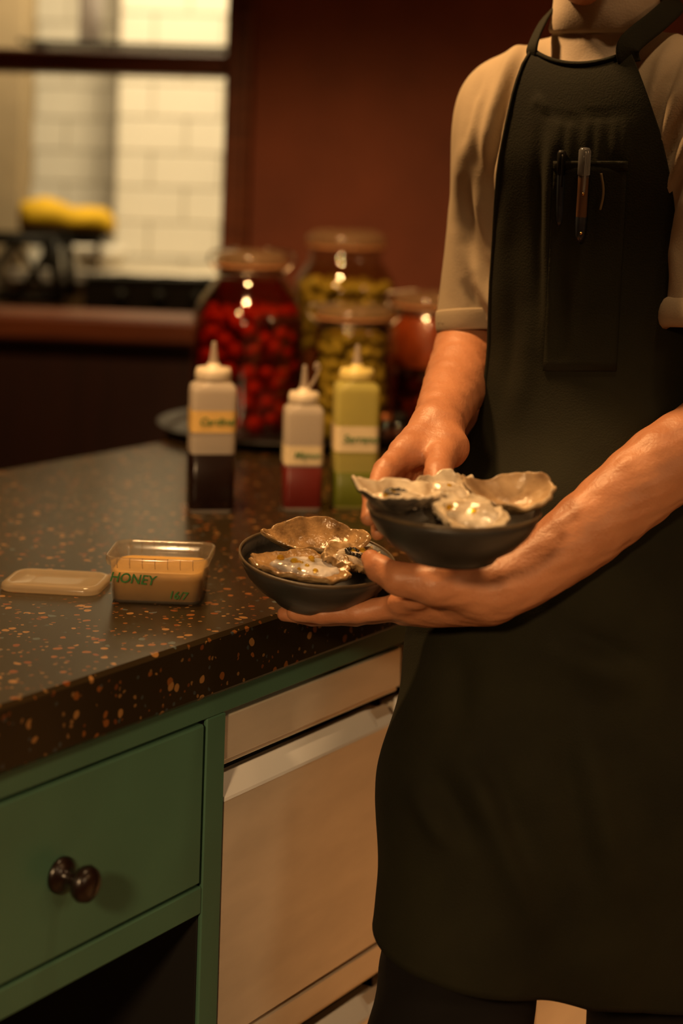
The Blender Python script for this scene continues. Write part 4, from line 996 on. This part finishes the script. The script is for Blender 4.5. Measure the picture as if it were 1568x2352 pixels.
lp = np.array(lp)
for _ in range(2): lp[1:-1] = .25 * lp[:-2] + .5 * lp[1:-1] + .25 * lp[2:]
hem = lambda u: np.interp(u, (0, .25, .5, .7, 1), (.674, .655, .615, .560, .545))
rows = []
for i in range(150):
    q = i / 149; row = []
    for j in range(NU):
        u = j / (NU - 1)
        ztop = 1.540 - .016 * (1 - (2 * u - 1) ** 2) - .004 * u
        z = ztop + (hem(u) - ztop) * q
        a0 = np.interp(-z, -zl, lp); a1 = np.interp(z, (.5, .95, 1.1, 1.25, 1.45, 1.54), (1.9, 1.8, 1.4, 1.1, .80, .62))
        phi = a0 + (a1 - a0) * u
        row.append(shellpt(z, phi, .009))
    rows.append(row)
G = np.array(rows)
for _ in range(3):
    G[1:-1, 1:-1] = .5 * G[1:-1, 1:-1] + .125 * (G[:-2, 1:-1] + G[2:, 1:-1] + G[1:-1, :-2] + G[1:-1, 2:])
V = G.reshape(-1, 3); ii, jj = np.meshgrid(np.arange(149), np.arange(NU - 1), indexing='ij')
Fq = np.stack([ii * NU + jj, (ii + 1) * NU + jj, (ii + 1) * NU + jj + 1, ii * NU + jj + 1], -1).reshape(-1, 4)
N = normals(V, Fq)
if (N @ FW).mean() < 0: Fq = Fq[:, ::-1].copy(); N = -N
R = []
def rd(line, w, a): R.append((line, w, a))
rd([(1270, 260), (1262, 400), (1258, 560), (1262, 700), (1250, 840)], 11, .010); rd([(1240, 260), (1238, 400), (1240, 560), (1236, 800)], 12, -.006)
for x, e in ((1286, 60), (1312, 110), (1351, 50), (1379, 120), (1416, 70), (1437, 100)): rd([(x, 268), (x - 3, 300 + e * .4), (x - 7, 300 + e)], 9, .0028)
rd([(1215, 255), (1300, 275), (1400, 262), (1470, 250)], 4, -.003); rd([(1215, 240), (1240, 232), (1262, 262)], 6, .004)
rd([(1165, 420), (1155, 600), (1150, 780)], 16, .006); rd([(1270, 560), (1290, 700), (1280, 850)], 16, -.008); rd([(1220, 700), (1210, 850), (1180, 1000)], 18, .007); rd([(1180, 640), (1175, 800), (1150, 960)], 12, -.004)
rd([(1030, 1725), (1100, 1800), (1150, 1930), (1200, 2060), (1260, 2180)], 22, .016); rd([(980, 1740), (1040, 1850), (1090, 1960)], 26, -.016); rd([(1100, 1700), (1160, 1830), (1220, 1990)], 26, -.012)
rd([(940, 1800), (990, 1880), (1040, 1960)], 16, .012); rd([(1250, 1480), (1350, 1530), (1470, 1580)], 30, .012); rd([(1280, 1440), (1380, 1480), (1500, 1540)], 18, -.010)
rd([(1060, 1480), (1050, 1620), (1070, 1700)], 30, -.012); rd([(1330, 1620), (1380, 1850), (1430, 2080)], 26, .012); rd([(1280, 1650), (1320, 1850), (1370, 2100)], 22, -.010)
V = folds(V, N, R, facing=False)
apron = npmesh('apron', V, Fq, M_APRON, person)
md = apron.modifiers.new('thick', 'SOLIDIFY'); md.thickness = .0024; md.offset = 0
tag(apron, 'dark olive bib apron with gathered chest')
G2 = V.reshape(150, NU, 3)
# hem binding along the bib top
top = G2[0] + N.reshape(150, NU, 3)[0] * .0012
mesh('binding', *tubevf(smooth_path(top[::6], 4), .0030, 8), M_APRON, apron)
side = G2[:70, 0] + N.reshape(150, NU, 3)[:70, 0] * .0010
mesh('binding', *tubevf(side[::3], .0026, 8), M_APRON, apron)
def onshirt(px, py, off=.004):
    h_ = drape.hit(px, py, 1.4, 2.3, off); return h_
# neck straps
c0 = top[1]; cR_ = top[-2]
st = smooth_path([c0 - UP * .012, c0 + UP * .006, nc + LF * -.058 + FW * .030 + UP * .035, nc - LF * .060 - FW * .02 + UP * .055, nc - LF * .035 - FW * .068 + UP * .062], 8)
mesh('neck_strap', *tubevf(st, .01, 12, flat=(.017, .0035), up=np.array(FW) * .8 + np.array([-.5, 0, .2])), M_APRON, apron)
st = smooth_path([cR_ - UP * .012, cR_ + UP * .008, nc + LF * .078 + FW * .03 + UP * .028, nc + LF * .074 - FW * .02 + UP * .05, nc + LF * .035 - FW * .068 + UP * .062, nc - LF * .035 - FW * .068 + UP * .062], 8)
mesh('neck_strap', *tubevf(st, .01, 12, flat=(.026, .0035), up=np.array(FW) * .8 + np.array([.5, 0, .2])), M_APRON, apron)
# chest pocket: a patch following the apron surface, and the pens in it
from mathutils.bvhtree import BVHTree
bvh = BVHTree.FromPolygons([tuple(p) for p in V], [tuple(q) for q in Fq])
def hitap(px, py, off):
    r = ray(px, py); rn = r / np.linalg.norm(r); h_ = bvh.ray_cast(Vector((0, 0, CAMZ)), Vector(rn))
    p = np.array(h_[0]); return p - rn * off
def patch(name, x0, x1, y0, y1, off, thick, nx=14, ny=22, sk=0.0, m=None, parent=None):
    V = []; Fc = []
    for i in range(ny + 1):
        for j in range(nx + 1):
            fy = i / ny; fx = j / nx; V.append(hitap(x0 + (x1 - x0) * fx + sk * fy, y0 + (y1 - y0) * fy, off + .002 * math.sin(math.pi * fx) * (1 - fy)))
    for i in range(ny):
        for j in range(nx): a = i * (nx + 1) + j; Fc.append([a, a + 1, a + nx + 2, a + nx + 1][::-1])
    o = mesh(name, V, Fc, m, parent); q = o.modifiers.new('thick', 'SOLIDIFY'); q.thickness = thick; q.offset = 0; return o
pk = patch('pocket', 1272, 1440, 374, 852, .0026, .0016, sk=-25, m=M_APRON, parent=apron)
patch('pocket_hem', 1270, 1442, 370, 392, .0036, .0016, ny=3, m=M_APRON, parent=pk)
# pens
def pen(label, a, b, r, body_m, tip_m, clip_m, rivets=()):
    t = empty('pen', tuple(a)); tag(t, label, 'pen')
    d = b - a; L = np.linalg.norm(d); d = d / L; rotm = Vector(d).to_track_quat('Z', 'Y').to_matrix().to_4x4()
    t.matrix_world = Matrix.Translation(Vector(a)) @ rotm
    mesh('cap', *lathevf([(.0006, -.0035), (r * .8, -.003), (r * 1.15, 0), (r * 1.15, L * .26), (r, L * .27), (r, L * .30)], 18), clip_m, t)
    mesh('barrel', *lathevf([(r * .96, L * .26), (r, L * .28), (r, L * .72), (r * .9, L * .75)], 18), body_m, t)
    mesh('grip', *lathevf([(r * .98, L * .72), (r * 1.0, L * .76), (r * .85, L * .93), (r * .35, L), (.0005, L)], 18), tip_m, t)
    iv = np.array(rotm.inverted().to_3x3() @ Vector((0, -1, 0))); iv[2] = 0; iv /= np.linalg.norm(iv)
    mesh('clip', *tubevf(smooth_path([iv * r * .9 + np.array([0, 0, .002]), iv * r * 2.1 + np.array([0, 0, .004]), iv * r * 2.0 + np.array([0, 0, L * .3]), iv * r * 1.3 + np.array([0, 0, L * .45])], 5), .0011, 8), clip_m, t)
    for z in rivets: mesh('rivet', *xf(lathevf([(.0002, .0012), (.0014, .0008), (.0016, 0)], 12), Matrix.Translation(Vector(iv * (r * 1.02) + np.array([0, 0, L * z]))) @ Vector(iv).to_track_quat('Z', 'Y').to_matrix().to_4x4()), mat('brass_rivet', (0.80, 0.48, 0.16), 0.25, metal=1.0), t)
    return t
M_PENB = mat('brown_barrel', (0.11, 0.055, 0.028), 0.3); M_PEND = mat('navy_grip', (0.022, 0.026, 0.034), 0.3); M_PENC = glassy('smoky_clear_plastic', (0.5, 0.5, 0.52), .1, 1.5, haze=.35, hazecol=(.34, .33, .33))
pen('brown pen with clear cap and brass rivets clipped to the apron pocket', hitap(1343, 346, .013), hitap(1331, 556, .0135), .0058, M_PENB, M_PEND, M_PENC, (.47, .90))
pen('black pen almost hidden inside the apron pocket', hitap(1290, 352, .0068), hitap(1284, 520, .0035), .0042, M_PEND, M_PEND, M_BLKMET)
q = [hitap(x, y, .0095) for x, y in ((1380, 398), (1385, 430), (1384, 455), (1378, 482))]
mesh('pen_loop', *tubevf(smooth_path(q, 6), .0013, 7), mat('loop_cord', (0.16, 0.11, 0.045), 0.6), pk)
